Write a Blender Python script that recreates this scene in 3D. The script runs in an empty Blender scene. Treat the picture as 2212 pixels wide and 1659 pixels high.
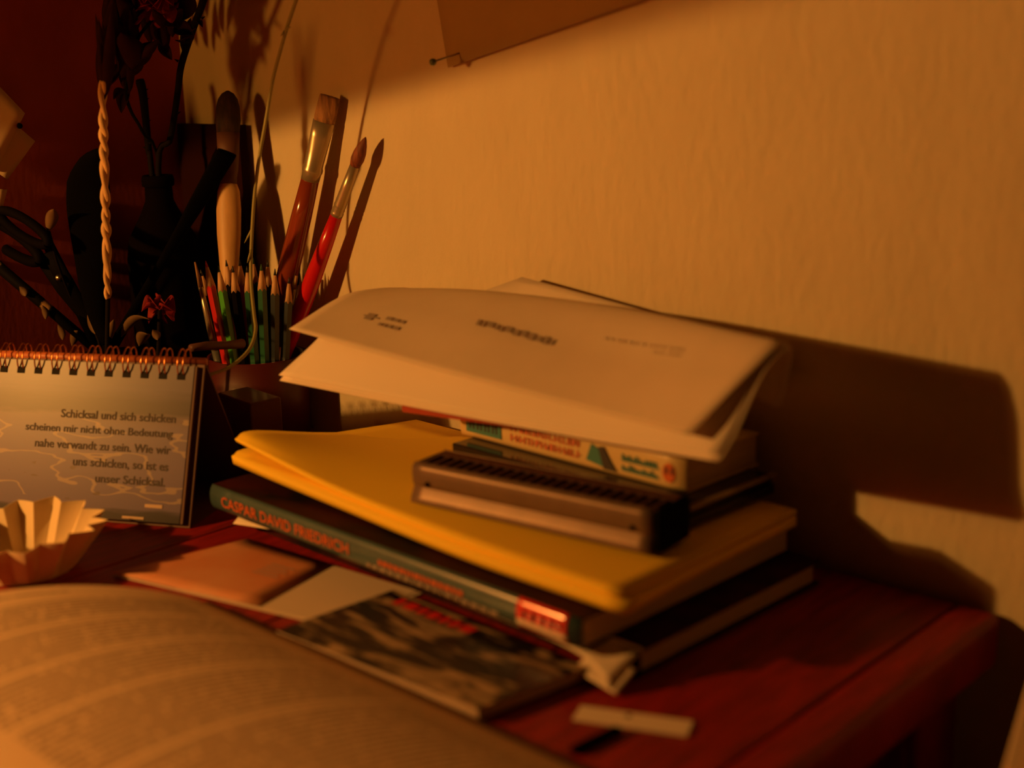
import bpy, bmesh, math, random
import numpy as np
from mathutils import Matrix, Vector
random.seed(7)
rng = random.Random(11)
SC = bpy.context.scene
COL = SC.collection

# ------------------------------------------------------------------ camera
FPX, CX, CY = 2900.0, 1106.0, 829.5            # focal length and centre in pixels of a 2212x1659 frame
ROLL = math.atan(0.026)
PITCH = math.atan((829.5 - 113) * math.cos(ROLL) / FPX)
AZ = math.radians(133)
_Fh = np.array([math.cos(AZ), math.sin(AZ), 0.0]); _Z = np.array([0, 0, 1.0])
CF = _Fh * math.cos(PITCH) - _Z * math.sin(PITCH)
_U = _Fh * math.sin(PITCH) + _Z * math.cos(PITCH)
_R = np.cross(CF, _U)
CR = _R * math.cos(ROLL) - _U * math.sin(ROLL)
CU = _U * math.cos(ROLL) + _R * math.sin(ROLL)
CAM = np.array([0, 0, 0.28])

cd = bpy.data.cameras.new('camera'); cam = bpy.data.objects.new('camera', cd); COL.objects.link(cam)
m = Matrix.Identity(4)
for i in range(3):
    m[i][0], m[i][1], m[i][2], m[i][3] = CR[i], CU[i], -CF[i], CAM[i]
cam.matrix_world = m
cd.sensor_width = 36.0; cd.lens = FPX / 2212 * 36.0
cd.clip_start = 0.01; cd.clip_end = 20
cd.dof.use_dof = True; cd.dof.focus_distance = 0.95; cd.dof.aperture_fstop = 4.2
SC.camera = cam

# ------------------------------------------------------------------ light
w = bpy.data.worlds.new('world'); SC.world = w; w.use_nodes = True
w.node_tree.nodes['Background'].inputs[0].default_value = (1.0, 0.16, 0.04, 1)
w.node_tree.nodes['Background'].inputs[1].default_value = 0.002
LAMP = Vector((-0.905, -0.15, 0.318))
LCOL = (1.0, 0.435, 0.085)
sd = bpy.data.lights.new('desk_lamp_light', 'SPOT'); so = bpy.data.objects.new('desk_lamp_light', sd); COL.objects.link(so)
sd.energy = 14.0; sd.color = LCOL; sd.shadow_soft_size = 0.008
sd.spot_size = math.radians(180); sd.spot_blend = 0.03
so.location = LAMP
# the shade's rim cuts the light along a slanting line on the back wall
SHADE_N = (Vector((-0.64, 0.625, 0.2745)) - LAMP).cross(Vector((-0.835, 0.625, 0.2370)) - LAMP)
so.rotation_euler = SHADE_N.normalized().to_track_quat('Z', 'Y').to_euler()
gd = bpy.data.lights.new('lamp_shade_glow', 'POINT'); go = bpy.data.objects.new('lamp_shade_glow', gd); COL.objects.link(go)
gd.energy = 4.0; gd.color = (1.0, 0.37, 0.04); gd.shadow_soft_size = 0.035
go.location = LAMP + Vector((0, 0, 0.015))
SC.view_settings.view_transform = 'Standard'; SC.view_settings.look = 'None'
SC.view_settings.gamma = 1.0; SC.view_settings.exposure = 0.0
SC.view_settings.use_curve_mapping = False

# ------------------------------------------------------------------ helpers: image rays to real places
def ray(px):
    return CF + CR * (px[0] - CX) / FPX - CU * (px[1] - CY) / FPX
def onz(x, y, z): r = ray((x, y)); return CAM + r * (z - CAM[2]) / r[2]
def ony(x, y, Y): r = ray((x, y)); return CAM + r * (Y - CAM[1]) / r[1]
def onx(x, y, X): r = ray((x, y)); return CAM + r * (X - CAM[0]) / r[0]
A = lambda *p: np.array(p, float)

# ------------------------------------------------------------------ helpers: objects
ORG = {}
def thing(name, label, cat, loc, group=None):
    o = bpy.data.objects.new(name, None); COL.objects.link(o)
    o.empty_display_size = 0.01
    o.location = Vector(loc); ORG[o.name] = A(*loc)
    o['label'] = label; o['category'] = cat
    if group: o['group'] = group
    return o
def tag(o, label, cat, group=None):
    o['label'] = label; o['category'] = cat
    if group: o['group'] = group
    return o
def mesh(name, verts, faces, mat, parent=None, uvs=None, smooth=True, origin=None, label=None):
    if parent is not None: org = ORG[parent.name]
    else: org = A(*origin) if origin is not None else A(0, 0, 0)
    me = bpy.data.meshes.new(name)
    me.from_pydata([tuple(A(*v) - org) for v in verts], [], [tuple(f) for f in faces])
    if uvs is not None:
        ul = me.uv_layers.new(name='uv')
        for l in me.loops: ul.data[l.index].uv = uvs[l.vertex_index]
    if smooth:
        for p in me.polygons: p.use_smooth = True
    me.materials.append(mat)
    bm = bmesh.new(); bm.from_mesh(me); bmesh.ops.recalc_face_normals(bm, faces=bm.faces); bm.to_mesh(me); bm.free()
    o = bpy.data.objects.new(name, me); COL.objects.link(o)
    if parent is not None: o.parent = parent
    else: o.location = Vector(org)
    ORG[o.name] = org
    if label: o['label'] = label
    return o
class MB:
    """collects shapes into one mesh"""
    def __init__(s): s.v = []; s.f = []; s.u = []
    def add(s, v, f, u=None):
        b = len(s.v); s.v += [A(*q) for q in v]; s.f += [tuple(i + b for i in q) for q in f]
        s.u += list(u) if u is not None else [(0, 0)] * len(v); return s
    def build(s, name, mat, parent=None, smooth=True, **k): return mesh(name, s.v, s.f, mat, parent, s.u, smooth, **k)
    def prism(s, poly, h):
        """poly: list of 3-d points of the base ring, h: 3-d offset"""
        n = len(poly); h = A(*h)
        v = [A(*p) for p in poly] + [A(*p) + h for p in poly]
        f = [tuple(range(n))[::-1], tuple(range(n, 2 * n))] + [(i, (i + 1) % n, n + (i + 1) % n, n + i) for i in range(n)]
        return s.add(v, f)
    def box(s, o, ex, ey, ez):
        """corner o and three edge vectors; uv = along ex, ez"""
        o, ex, ey, ez = A(*o), A(*ex), A(*ey), A(*ez)
        v = []; u = []
        for k in (0, 1):
            for j in (0, 1):
                for i in (0, 1): v.append(o + ex * i + ey * j + ez * k); u.append((i, k))
        f = [(0, 2, 3, 1), (4, 5, 7, 6), (0, 1, 5, 4), (2, 6, 7, 3), (0, 4, 6, 2), (1, 3, 7, 5)]
        return s.add(v, f, u)
    def tube(s, pts, rad, seg=8, cap=True, squash=None):
        pts = [A(*p) for p in pts]; n = len(pts)
        if not hasattr(rad, '__len__'): rad = [rad] * n
        v = []; u = []; ref = None
        for i, p in enumerate(pts):
            t = pts[min(i + 1, n - 1)] - pts[max(i - 1, 0)]; t /= np.linalg.norm(t) + 1e-12
            if ref is None:
                ref = A(0, 0, 1) if abs(t[2]) < 0.9 else A(1, 0, 0)
                a = np.cross(t, ref)
            else: a = a - t * (a @ t)
            a /= np.linalg.norm(a); b = np.cross(t, a)
            for k in range(seg):
                th = 2 * math.pi * k / seg
                v.append(p + rad[i] * (a * math.cos(th) + b * math.sin(th))); u.append((k / seg, i / max(1, n - 1)))
        f = [(i * seg + k, i * seg + (k + 1) % seg, (i + 1) * seg + (k + 1) % seg, (i + 1) * seg + k) for i in range(n - 1) for k in range(seg)]
        if cap: f += [tuple(range(seg))[::-1], tuple(range((n - 1) * seg, n * seg))]
        return s.add(v, f, u)
    def flat(s, pts, wid, thick, side, seg=16):
        """flattened tube: elliptical sections with half widths wid along 'side' and half thicknesses thick"""
        pts = [A(*p) for p in pts]; n = len(pts); v = []
        for i, p in enumerate(pts):
            t = pts[min(i + 1, n - 1)] - pts[max(i - 1, 0)]; t /= np.linalg.norm(t)
            a = A(*side) - t * (A(*side) @ t); a /= np.linalg.norm(a); b = np.cross(t, a)
            for k in range(seg):
                th = 2 * math.pi * k / seg
                v.append(p + a * wid[i] * math.cos(th) + b * thick[i] * math.sin(th))
        u = [(k / seg, i / (n - 1)) for i in range(n) for k in range(seg)]
        f = [(i * seg + k, i * seg + (k + 1) % seg, (i + 1) * seg + (k + 1) % seg, (i + 1) * seg + k) for i in range(n - 1) for k in range(seg)]
        f += [tuple(range(seg))[::-1], tuple(range((n - 1) * seg, n * seg))]
        return s.add(v, f, u)
    def lathe(s, c, prof, seg=40, close=True):
        """prof: list of (radius, height); closed profile loops back when close"""
        c = A(*c); v = []; n = len(prof)
        for (r, h) in prof:
            for k in range(seg):
                th = 2 * math.pi * k / seg; v.append(c + A(r * math.cos(th), r * math.sin(th), h))
        f = [(i * seg + k, i * seg + (k + 1) % seg, ((i + 1) % n) * seg + (k + 1) % seg, ((i + 1) % n) * seg + k)
             for i in range(n if close else n - 1) for k in range(seg)]
        if not close: f += [tuple(range(seg))[::-1], tuple(range((n - 1) * seg, n * seg))]
        return s.add(v, f)
    def surf(s, fn, nu, nv, th):
        """thin solid sheet over fn(u, v); the print side is the +normal one, uv kept"""
        g = np.array([[fn(i / nu, j / nv) for j in range(nv + 1)] for i in range(nu + 1)])
        du = np.gradient(g, axis=0); dv = np.gradient(g, axis=1)
        nrm = np.cross(du, dv); nrm /= np.linalg.norm(nrm, axis=2)[..., None] + 1e-12
        W = nv + 1; N = (nu + 1) * W
        v = list(g.reshape(-1, 3)) + list((g - nrm * th).reshape(-1, 3))
        u = [(i / nu, j / nv) for i in range(nu + 1) for j in range(nv + 1)] * 2
        f = []
        for i in range(nu):
            for j in range(nv):
                a = i * W + j; q = (a, a + W, a + W + 1, a + 1)
                f += [q, tuple(x + N for x in q[::-1])]
        rim = [i * W for i in range(nu + 1)] + [nu * W + j for j in range(1, nv + 1)] + [i * W + nv for i in range(nu - 1, -1, -1)] + [j for j in range(nv - 1, 0, -1)]
        for k in range(len(rim)):
            a, b = rim[k], rim[(k + 1) % len(rim)]; f.append((a, a + N, b + N, b))
        return s.add(v, f, u)
def lerp(a, b, t): return A(*a) * (1 - t) + A(*b) * t
def cr(ps, t):
    """Catmull-Rom through ps, t in 0..1"""
    n = len(ps) - 1; x = min(max(t, 0), 1) * n; i = min(int(x), n - 1); f = x - i
    p0 = ps[i - 1] if i > 0 else 2 * ps[0] - ps[1]; p3 = ps[i + 2] if i + 2 <= n else 2 * ps[n] - ps[n - 1]
    p1, p2 = ps[i], ps[i + 1]
    return 0.5 * (2 * p1 + (p2 - p0) * f + (2 * p0 - 5 * p1 + 4 * p2 - p3) * f * f + (3 * p1 - p0 - 3 * p2 + p3) * f ** 3)
def smooth_pts(ps, n): ps = [A(*p) for p in ps]; return [cr(ps, i / (n - 1)) for i in range(n)]
def grid_fn(rows):
    """rows: list over v of lists over u of points"""
    rows = [[A(*p) for p in r] for r in rows]
    return lambda u, v: cr([cr(r, u) for r in rows], v)
def bevel(o, wdt, seg=2):
    b = o.modifiers.new('bevel', 'BEVEL'); b.width = wdt; b.segments = seg; b.limit_method = 'ANGLE'; b.angle_limit = math.radians(40)
    wn = o.modifiers.new('normals', 'WEIGHTED_NORMAL'); wn.keep_sharp = False
    return o
def text(name, body, o, ex, ey, mat, parent, bold=0.0, align=None, lift=0.0, label=None):
    """flat lettering fitted into the frame o + ex (width) + ey (height)"""
    c = bpy.data.curves.new(name, 'FONT'); c.body = body; c.offset = bold; c.resolution_u = 3
    t = bpy.data.objects.new(name, c); COL.objects.link(t)
    dg = bpy.context.evaluated_depsgraph_get(); me = bpy.data.meshes.new_from_object(t.evaluated_get(dg))
    vs = np.array([v.co[:] for v in me.vertices]); fs = [tuple(p.vertices) for p in me.polygons]
    bpy.data.objects.remove(t); bpy.data.curves.remove(c); bpy.data.meshes.remove(me)
    mn, mx = vs.min(0), vs.max(0); o, ex, ey = A(*o), A(*ex), A(*ey)
    n = np.cross(ex, ey); n /= np.linalg.norm(n)
    pts = [o + ex * (p[0] - mn[0]) / (mx[0] - mn[0]) + ey * (p[1] - mn[1]) / (mx[1] - mn[1]) + n * lift for p in vs]
    return mesh(name, pts, fs, mat, parent, smooth=False, label=label)

# ------------------------------------------------------------------ materials
def mat(name, col, rough=0.6, metal=0.0, var=0.0, vscale=60.0, bump=0.0, bscale=200.0, stretch=(1, 1, 1), trans=0.0, spec=0.5, coat=0.0, col2=None, grain=None):
    m = bpy.data.materials.new(name); m.use_nodes = True; nt = m.node_tree; N = nt.nodes; Lk = nt.links
    b = N['Principled BSDF']; b.inputs['Roughness'].default_value = rough; b.inputs['Metallic'].default_value = metal
    b.inputs['Base Color'].default_value = (*col, 1); b.inputs['Specular IOR Level'].default_value = spec
    b.inputs['Coat Weight'].default_value = coat; b.inputs['Coat Roughness'].default_value = 0.12
    tc = N.new('ShaderNodeTexCoord'); mp = N.new('ShaderNodeMapping'); mp.inputs['Scale'].default_value = stretch
    Lk.new(tc.outputs['Object'], mp.inputs[0])
    if var > 0:
        n = N.new('ShaderNodeTexNoise'); n.inputs['Scale'].default_value = vscale; n.inputs['Detail'].default_value = 5
        r = N.new('ShaderNodeValToRGB'); c2 = col2 or tuple(c * (1 - var) for c in col)
        r.color_ramp.elements[0].position = 0.35; r.color_ramp.elements[1].position = 0.65
        r.color_ramp.elements[0].color = (*c2, 1); r.color_ramp.elements[1].color = (*col, 1)
        Lk.new(mp.outputs[0], n.inputs['Vector']); Lk.new(n.outputs[0], r.inputs[0]); Lk.new(r.outputs[0], b.inputs['Base Color'])
    if bump > 0:
        n2 = N.new('ShaderNodeTexNoise'); n2.inputs['Scale'].default_value = bscale; n2.inputs['Detail'].default_value = 4
        bp = N.new('ShaderNodeBump'); bp.inputs['Strength'].default_value = bump; bp.inputs['Distance'].default_value = 0.001
        Lk.new(mp.outputs[0], n2.inputs['Vector']); Lk.new(n2.outputs[0], bp.inputs['Height']); Lk.new(bp.outputs[0], b.inputs['Normal'])
    if trans > 0:
        tr = N.new('ShaderNodeBsdfTranslucent'); tr.inputs[0].default_value = (*col, 1)
        mx = N.new('ShaderNodeMixShader'); mx.inputs[0].default_value = trans
        Lk.new(b.outputs[0], mx.inputs[1]); Lk.new(tr.outputs[0], mx.inputs[2]); Lk.new(mx.outputs[0], N['Material Output'].inputs[0])
    return m
M = {}
M['wall'] = mat('cream_ingrain_wall', (0.72, 0.60, 0.40), 0.9, bump=1.0, bscale=170, stretch=(1, 1, 0.4), var=0.06, vscale=25, spec=0.2)
M['wall_side'] = mat('dimmed_side_wall', (0.40, 0.075, 0.035), 0.9, bump=0.12, bscale=230, stretch=(1, 1, 0.45), var=0.12, vscale=30, spec=0.2)  # red-brown colour stands in for the weak grazing light on this wall
M['floor'] = mat('floor_boards', (0.18, 0.08, 0.04), 0.6, var=0.4, vscale=8, stretch=(1, 8, 1))
M['desk'] = mat('red_brown_wood', (0.32, 0.010, 0.005), 0.5, var=0.45, vscale=30, stretch=(9, 1, 1), bump=0.15, bscale=120)
M['paper'] = mat('white_paper', (0.80, 0.70, 0.58), 0.8, spec=0.25, trans=0.0)
M['paper_top'] = mat('letter_paper', (0.72, 0.60, 0.47), 0.8, spec=0.25, var=0.04, vscale=40)
M['yellow'] = mat('yellow_paper', (0.95, 0.64, 0.04), 0.75, spec=0.3)
M['page_edge'] = mat('page_edges', (0.62, 0.46, 0.34), 0.85, var=0.25, vscale=90, stretch=(0.5, 0.5, 30))
M['ink'] = mat('dark_ink', (0.05, 0.04, 0.04), 0.7)
M['grey_ink'] = mat('grey_ink', (0.34, 0.27, 0.22), 0.7)
M['teal'] = mat('teal_cover', (0.07, 0.13, 0.14), 0.28, var=0.2, vscale=60, coat=0.5)
M['cover_dark'] = mat('dark_cover_print', (0.008, 0.005, 0.005), 0.65, spec=0.1, var=0.9, vscale=26, col2=(0.050, 0.008, 0.006), stretch=(1, 2, 1))
M['orange_print'] = mat('orange_print', (0.62, 0.13, 0.03), 0.5)
M['red_label'] = mat('red_label', (0.75, 0.035, 0.02), 0.22, coat=0.6)
M['white_print'] = mat('white_print', (0.8, 0.72, 0.6), 0.4)
M['black'] = mat('black_plastic', (0.003, 0.002, 0.002), 0.7, spec=0.04)
M['gloss_black'] = mat('glossy_black_plastic', (0.014, 0.011, 0.01), 0.14)
M['hole'] = mat('dark_hole', (0.004, 0.003, 0.003), 0.9)
M['chrome'] = mat('worn_plate_metal', (0.20, 0.13, 0.09), 0.45, metal=0.35, bump=0.1, bscale=90, var=0.15, vscale=50)
M['brass'] = mat('worn_brass', (0.45, 0.33, 0.18), 0.4, metal=0.7, var=0.3, vscale=80)
M['ferrule'] = mat('nickel_ferrule', (0.50, 0.40, 0.27), 0.3, metal=0.6)
M['copper'] = mat('copper_wire', (0.62, 0.24, 0.08), 0.25, metal=1.0)
M['rod'] = mat('orange_red_board', (0.45, 0.12, 0.04), 0.5)
M['cup_red'] = mat('red_lacquer_pot', (0.075, 0.005, 0.004), 0.5, coat=0.08)
M['brush_red'] = mat('bright_red_lacquer', (0.62, 0.012, 0.012), 0.25, coat=0.4)
M['brush_brown'] = mat('red_brown_lacquer', (0.26, 0.045, 0.012), 0.16, coat=0.6)
M['bristle'] = mat('tan_bristles', (0.50, 0.24, 0.09), 0.7, var=0.7, vscale=40, stretch=(9, 9, 0.6), bump=0.5, bscale=120)
M['bristle_red'] = mat('sable_bristles', (0.30, 0.07, 0.02), 0.6, var=0.6, vscale=40, stretch=(12, 12, 1), bump=0.4, bscale=200)
M['bristle_dark'] = mat('dark_bristles', (0.05, 0.016, 0.01), 0.7, var=0.7, vscale=40, stretch=(12, 12, 1), bump=0.5, bscale=200)
M['wood'] = mat('pale_wood', (0.66, 0.38, 0.15), 0.5, var=0.2, vscale=50, stretch=(3, 3, .4))
M['pencil_wood'] = mat('sharpened_cedar', (0.62, 0.36, 0.19), 0.7)
M['green'] = mat('green_lacquer', (0.09, 0.42, 0.05), 0.3, coat=0.3)
M['dark_green'] = mat('dark_green_lacquer', (0.014, 0.11, 0.05), 0.3, coat=0.3)
M['blue_black'] = mat('blue_black_lacquer', (0.012, 0.02, 0.028), 0.3, coat=0.3)
M['red_pencil'] = mat('red_pencil_lacquer', (0.60, 0.02, 0.02), 0.3, coat=0.3)
M['grey_lacquer'] = mat('grey_lacquer', (0.10, 0.10, 0.09), 0.3)
M['lead_green'] = mat('green_lead', (0.04, 0.12, 0.03), 0.6)
M['lead_red'] = mat('red_lead', (0.4, 0.03, 0.02), 0.6)
M['lead_dark'] = mat('dark_lead', (0.03, 0.03, 0.03), 0.5)
M['straw'] = mat('plaited_straw', (0.70, 0.42, 0.17), 0.6, var=0.3, vscale=60, stretch=(4, 4, 1), bump=0.3, bscale=200)
M['dry_leaf'] = mat('dry_dark_leaf', (0.045, 0.011, 0.005), 0.8, spec=0.1, var=0.4, vscale=60, trans=0.25)
M['pale_leaf'] = mat('dry_pale_leaf', (0.17, 0.09, 0.035), 0.7, var=0.3, vscale=60, trans=0.2)
M['petal'] = mat('dry_red_petal', (0.48, 0.03, 0.02), 0.7, var=0.3, vscale=60, trans=0.5)
M['stem'] = mat('dark_thorny_stem', (0.006, 0.003, 0.002), 0.8, spec=0.1)
M['vine'] = mat('dry_green_stem', (0.30, 0.27, 0.09), 0.6)
M['bottle'] = mat('dark_brown_glass', (0.004, 0.002, 0.0015), 0.9, spec=0.02)
M['black_wood'] = mat('black_stained_wood', (0.0025, 0.002, 0.002), 0.9, spec=0.02)
M['flecked'] = mat('black_paint_with_worn_flecks', (0.004, 0.003, 0.003), 0.7, spec=0.05, var=1, vscale=55, col2=(0.004, 0.003, 0.003))
_r = M['flecked'].node_tree.nodes['Color Ramp'].color_ramp
_r.elements[0].position = 0.62; _r.elements[1].position = 0.68; _r.elements[1].color = (0.30, 0.17, 0.08, 1)
M['cup_paper'] = mat('cream_pleated_paper', (0.82, 0.66, 0.42), 0.75, trans=0.12)
M['poster'] = mat('yellowed_paper', (0.50, 0.36, 0.15), 0.8, var=0.15, vscale=14)
M['note'] = mat('buff_note_paper', (0.62, 0.45, 0.26), 0.8)
M['pin_green'] = mat('green_pin_head', (0.10, 0.13, 0.07), 0.3)
M['steel'] = mat('pin_steel', (0.4, 0.33, 0.25), 0.3, metal=1.0)
M['dark_board'] = mat('dark_brown_board', (0.020, 0.004, 0.002), 0.85, spec=0.05)
M['board'] = mat('pale_board', (0.70, 0.56, 0.40), 0.7)
M['sky_card'] = mat('grey_card', (0.62, 0.52, 0.42), 0.7)
M['book_yellow'] = mat('pale_yellow_cover', (0.72, 0.54, 0.26), 0.4, coat=0.2)
M['teal_print'] = mat('teal_print', (0.06, 0.22, 0.20), 0.5)
M['red_print'] = mat('salmon_print', (0.72, 0.20, 0.10), 0.5)
M['red_cover'] = mat('dark_red_cover', (0.38, 0.045, 0.015), 0.4)
M['book_cover'] = mat('brown_cover_board', (0.10, 0.035, 0.018), 0.6)

def nodes_mat(name, rough=0.7):
    m = bpy.data.materials.new(name); m.use_nodes = True
    b = m.node_tree.nodes['Principled BSDF']; b.inputs['Roughness'].default_value = rough; b.inputs['Specular IOR Level'].default_value = 0.25
    return m, m.node_tree.nodes, m.node_tree.links, b
def node(N, kind, **k):
    n = N.new(kind)
    for a, v in k.items(): setattr(n, a, v)
    return n
def math_n(N, Lk, op, a, b=None, c=None):
    n = N.new('ShaderNodeMath'); n.operation = op
    for i, x in enumerate((a, b, c)):
        if x is None: continue
        if isinstance(x, (int, float)): n.inputs[i].default_value = x
        else: Lk.new(x, n.inputs[i])
    return n.outputs[0]
def mix_n(N, Lk, f, a, b):
    n = N.new('ShaderNodeMix'); n.data_type = 'RGBA'
    for i, x in ((0, f), (6, a), (7, b)):
        if isinstance(x, (int, float)): n.inputs[i].default_value = x
        elif isinstance(x, tuple): n.inputs[i].default_value = (*x, 1)
        else: Lk.new(x, n.inputs[i])
    return n.outputs[2]
# printed page: u = along the page (away from the reader = 1), v = across the lines
def page_material():
    m, N, Lk, b = nodes_mat('printed_book_page', 0.8)
    uv = N.new('ShaderNodeUVMap'); uv.uv_map = 'uv'; sp = N.new('ShaderNodeSeparateXYZ'); Lk.new(uv.outputs[0], sp.inputs[0])
    u, v = sp.outputs[0], sp.outputs[1]
    row = math_n(N, Lk, 'FRACT', math_n(N, Lk, 'MULTIPLY', u, 74.0))
    ink = math_n(N, Lk, 'GREATER_THAN', row, 0.42)
    rid = math_n(N, Lk, 'FLOOR', math_n(N, Lk, 'MULTIPLY', u, 74.0))
    cb = N.new('ShaderNodeCombineXYZ'); Lk.new(math_n(N, Lk, 'MULTIPLY', rid, 7.31), cb.inputs[0]); Lk.new(math_n(N, Lk, 'MULTIPLY', v, 60.0), cb.inputs[1])
    nz = N.new('ShaderNodeTexNoise'); nz.inputs['Scale'].default_value = 1.0; nz.inputs['Detail'].default_value = 3; Lk.new(cb.outputs[0], nz.inputs['Vector'])
    word = math_n(N, Lk, 'GREATER_THAN', nz.outputs[0], 0.40)
    gap = None                                             # blank lines between paragraphs
    for k in (31, 43, 52, 61):
        g = math_n(N, Lk, 'COMPARE', rid, float(k), 0.5); gap = g if gap is None else math_n(N, Lk, 'MAXIMUM', gap, g)
    body = math_n(N, Lk, 'MULTIPLY', math_n(N, Lk, 'LESS_THAN', u, 0.93), math_n(N, Lk, 'MULTIPLY', math_n(N, Lk, 'GREATER_THAN', v, 0.10), math_n(N, Lk, 'LESS_THAN', v, 0.86)))
    head = math_n(N, Lk, 'MULTIPLY', math_n(N, Lk, 'COMPARE', rid, 71.0, 0.5), math_n(N, Lk, 'MULTIPLY', math_n(N, Lk, 'GREATER_THAN', v, 0.38), math_n(N, Lk, 'LESS_THAN', v, 0.60)))
    area = math_n(N, Lk, 'MAXIMUM', math_n(N, Lk, 'MULTIPLY', body, math_n(N, Lk, 'SUBTRACT', 1.0, gap)), head)
    f = math_n(N, Lk, 'MULTIPLY', math_n(N, Lk, 'MULTIPLY', ink, word), math_n(N, Lk, 'MULTIPLY', area, 0.66))
    Lk.new(mix_n(N, Lk, f, (0.66, 0.50, 0.33), (0.12, 0.08, 0.06)), b.inputs['Base Color'])
    return m
M['page'] = page_material()
# calendar picture: snow-white shore, dark sky band, pale cracks
def calendar_material():
    m, N, Lk, b = nodes_mat('calendar_seascape_print', 0.35)
    uv = N.new('ShaderNodeUVMap'); uv.uv_map = 'uv'; sp = N.new('ShaderNodeSeparateXYZ'); Lk.new(uv.outputs[0], sp.inputs[0])
    u, v = sp.outputs[0], sp.outputs[1]
    nz = N.new('ShaderNodeTexNoise'); nz.inputs['Scale'].default_value = 5.0; nz.inputs['Detail'].default_value = 5
    mp = N.new('ShaderNodeMapping'); mp.inputs['Scale'].default_value = (1, 4, 1); Lk.new(uv.outputs[0], mp.inputs[0]); Lk.new(mp.outputs[0], nz.inputs[0])
    vv = math_n(N, Lk, 'ADD', v, math_n(N, Lk, 'MULTIPLY', math_n(N, Lk, 'SUBTRACT', nz.outputs[0], 0.5), 0.10))
    r = N.new('ShaderNodeValToRGB'); Lk.new(vv, r.inputs[0]); cr_ = r.color_ramp
    stops = [(0.0, (0.016, 0.010, 0.017)), (0.045, (0.016, 0.012, 0.021)), (0.07, (0.106, 0.082, 0.162)), (0.30, (0.122, 0.094, 0.178)), (0.56, (0.116, 0.092, 0.170)),
             (0.645, (0.106, 0.074, 0.111)), (0.68, (0.029, 0.018, 0.025)), (0.75, (0.032, 0.022, 0.034)), (0.84, (0.074, 0.062, 0.115)), (1.0, (0.095, 0.080, 0.125))]
    while len(cr_.elements) < len(stops): cr_.elements.new(0.5)
    for e, (p, c) in zip(cr_.elements, stops): e.position = p; e.color = (*c, 1)
    mp2 = N.new('ShaderNodeMapping'); mp2.inputs['Scale'].default_value = (1.8, 3.2, 1); Lk.new(uv.outputs[0], mp2.inputs[0])
    nz2 = N.new('ShaderNodeTexNoise'); nz2.inputs['Scale'].default_value = 1.6; nz2.inputs['Detail'].default_value = 2.5; Lk.new(mp2.outputs[0], nz2.inputs[0])
    vein = math_n(N, Lk, 'LESS_THAN', math_n(N, Lk, 'ABSOLUTE', math_n(N, Lk, 'SUBTRACT', nz2.outputs[0], 0.5)), 0.010)
    low = math_n(N, Lk, 'MULTIPLY', math_n(N, Lk, 'LESS_THAN', v, 0.66), math_n(N, Lk, 'GREATER_THAN', v, 0.12))
    c1 = mix_n(N, Lk, math_n(N, Lk, 'MULTIPLY', math_n(N, Lk, 'MULTIPLY', vein, low), 0.45), r.outputs[0], (0.42, 0.32, 0.20))
    mp3 = N.new('ShaderNodeMapping'); mp3.inputs['Scale'].default_value = (9, 16, 1); Lk.new(uv.outputs[0], mp3.inputs[0])
    nz3 = N.new('ShaderNodeTexNoise'); nz3.inputs['Scale'].default_value = 1.3; Lk.new(mp3.outputs[0], nz3.inputs[0])
    spot = math_n(N, Lk, 'MULTIPLY', math_n(N, Lk, 'GREATER_THAN', nz3.outputs[0], 0.68), math_n(N, Lk, 'MULTIPLY', math_n(N, Lk, 'LESS_THAN', v, 0.42), math_n(N, Lk, 'LESS_THAN', u, 0.72)))
    c2 = mix_n(N, Lk, math_n(N, Lk, 'MULTIPLY', spot, 0.8), c1, (0.08, 0.05, 0.04))
    Lk.new(c2, b.inputs['Base Color'])
    return m
M['calendar_print'] = calendar_material()
def magazine_material():
    m, N, Lk, b = nodes_mat('dark_photo_cover_print', 0.3)
    tc = N.new('ShaderNodeTexCoord'); mp = N.new('ShaderNodeMapping'); mp.inputs['Scale'].default_value = (16, 62, 1); mp.inputs['Rotation'].default_value = (0, 0, 0.85)
    Lk.new(tc.outputs['Object'], mp.inputs[0])
    nz = N.new('ShaderNodeTexNoise'); nz.inputs['Scale'].default_value = 1.5; nz.inputs['Detail'].default_value = 6; nz.inputs['Distortion'].default_value = 1.2
    Lk.new(mp.outputs[0], nz.inputs[0]); r = N.new('ShaderNodeValToRGB'); Lk.new(nz.outputs[0], r.inputs[0])
    e = r.color_ramp.elements; e[0].position = 0.48; e[0].color = (0.008, 0.005, 0.008, 1); e[1].position = 0.62; e[1].color = (0.38, 0.27, 0.17, 1)
    Lk.new(r.outputs[0], b.inputs['Base Color']); return m
M['magazine'] = magazine_material()

# ------------------------------------------------------------------ the room
YW, XW = 0.625, -0.931
def struct(name, o, ex, ey, ez, m_):
    b = MB().box(o, ex, ey, ez).build(name, m_, smooth=False, origin=o); b['kind'] = 'structure'; return b
struct('wall_back', (XW, YW, -0.75), (2.6, 0, 0), (0, 0.1, 0), (0, 0, 2.4), M['wall'])
struct('wall_left', (XW - 0.1, -1.4, -0.75), (0.1, 0, 0), (0, 2.125, 0), (0, 0, 2.4), M['wall_side'])
struct('floor', (XW - 0.1, -1.4, -0.80), (2.7, 0, 0), (0, 2.125, 0), (0, 0, 0.05), M['floor'])

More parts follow.
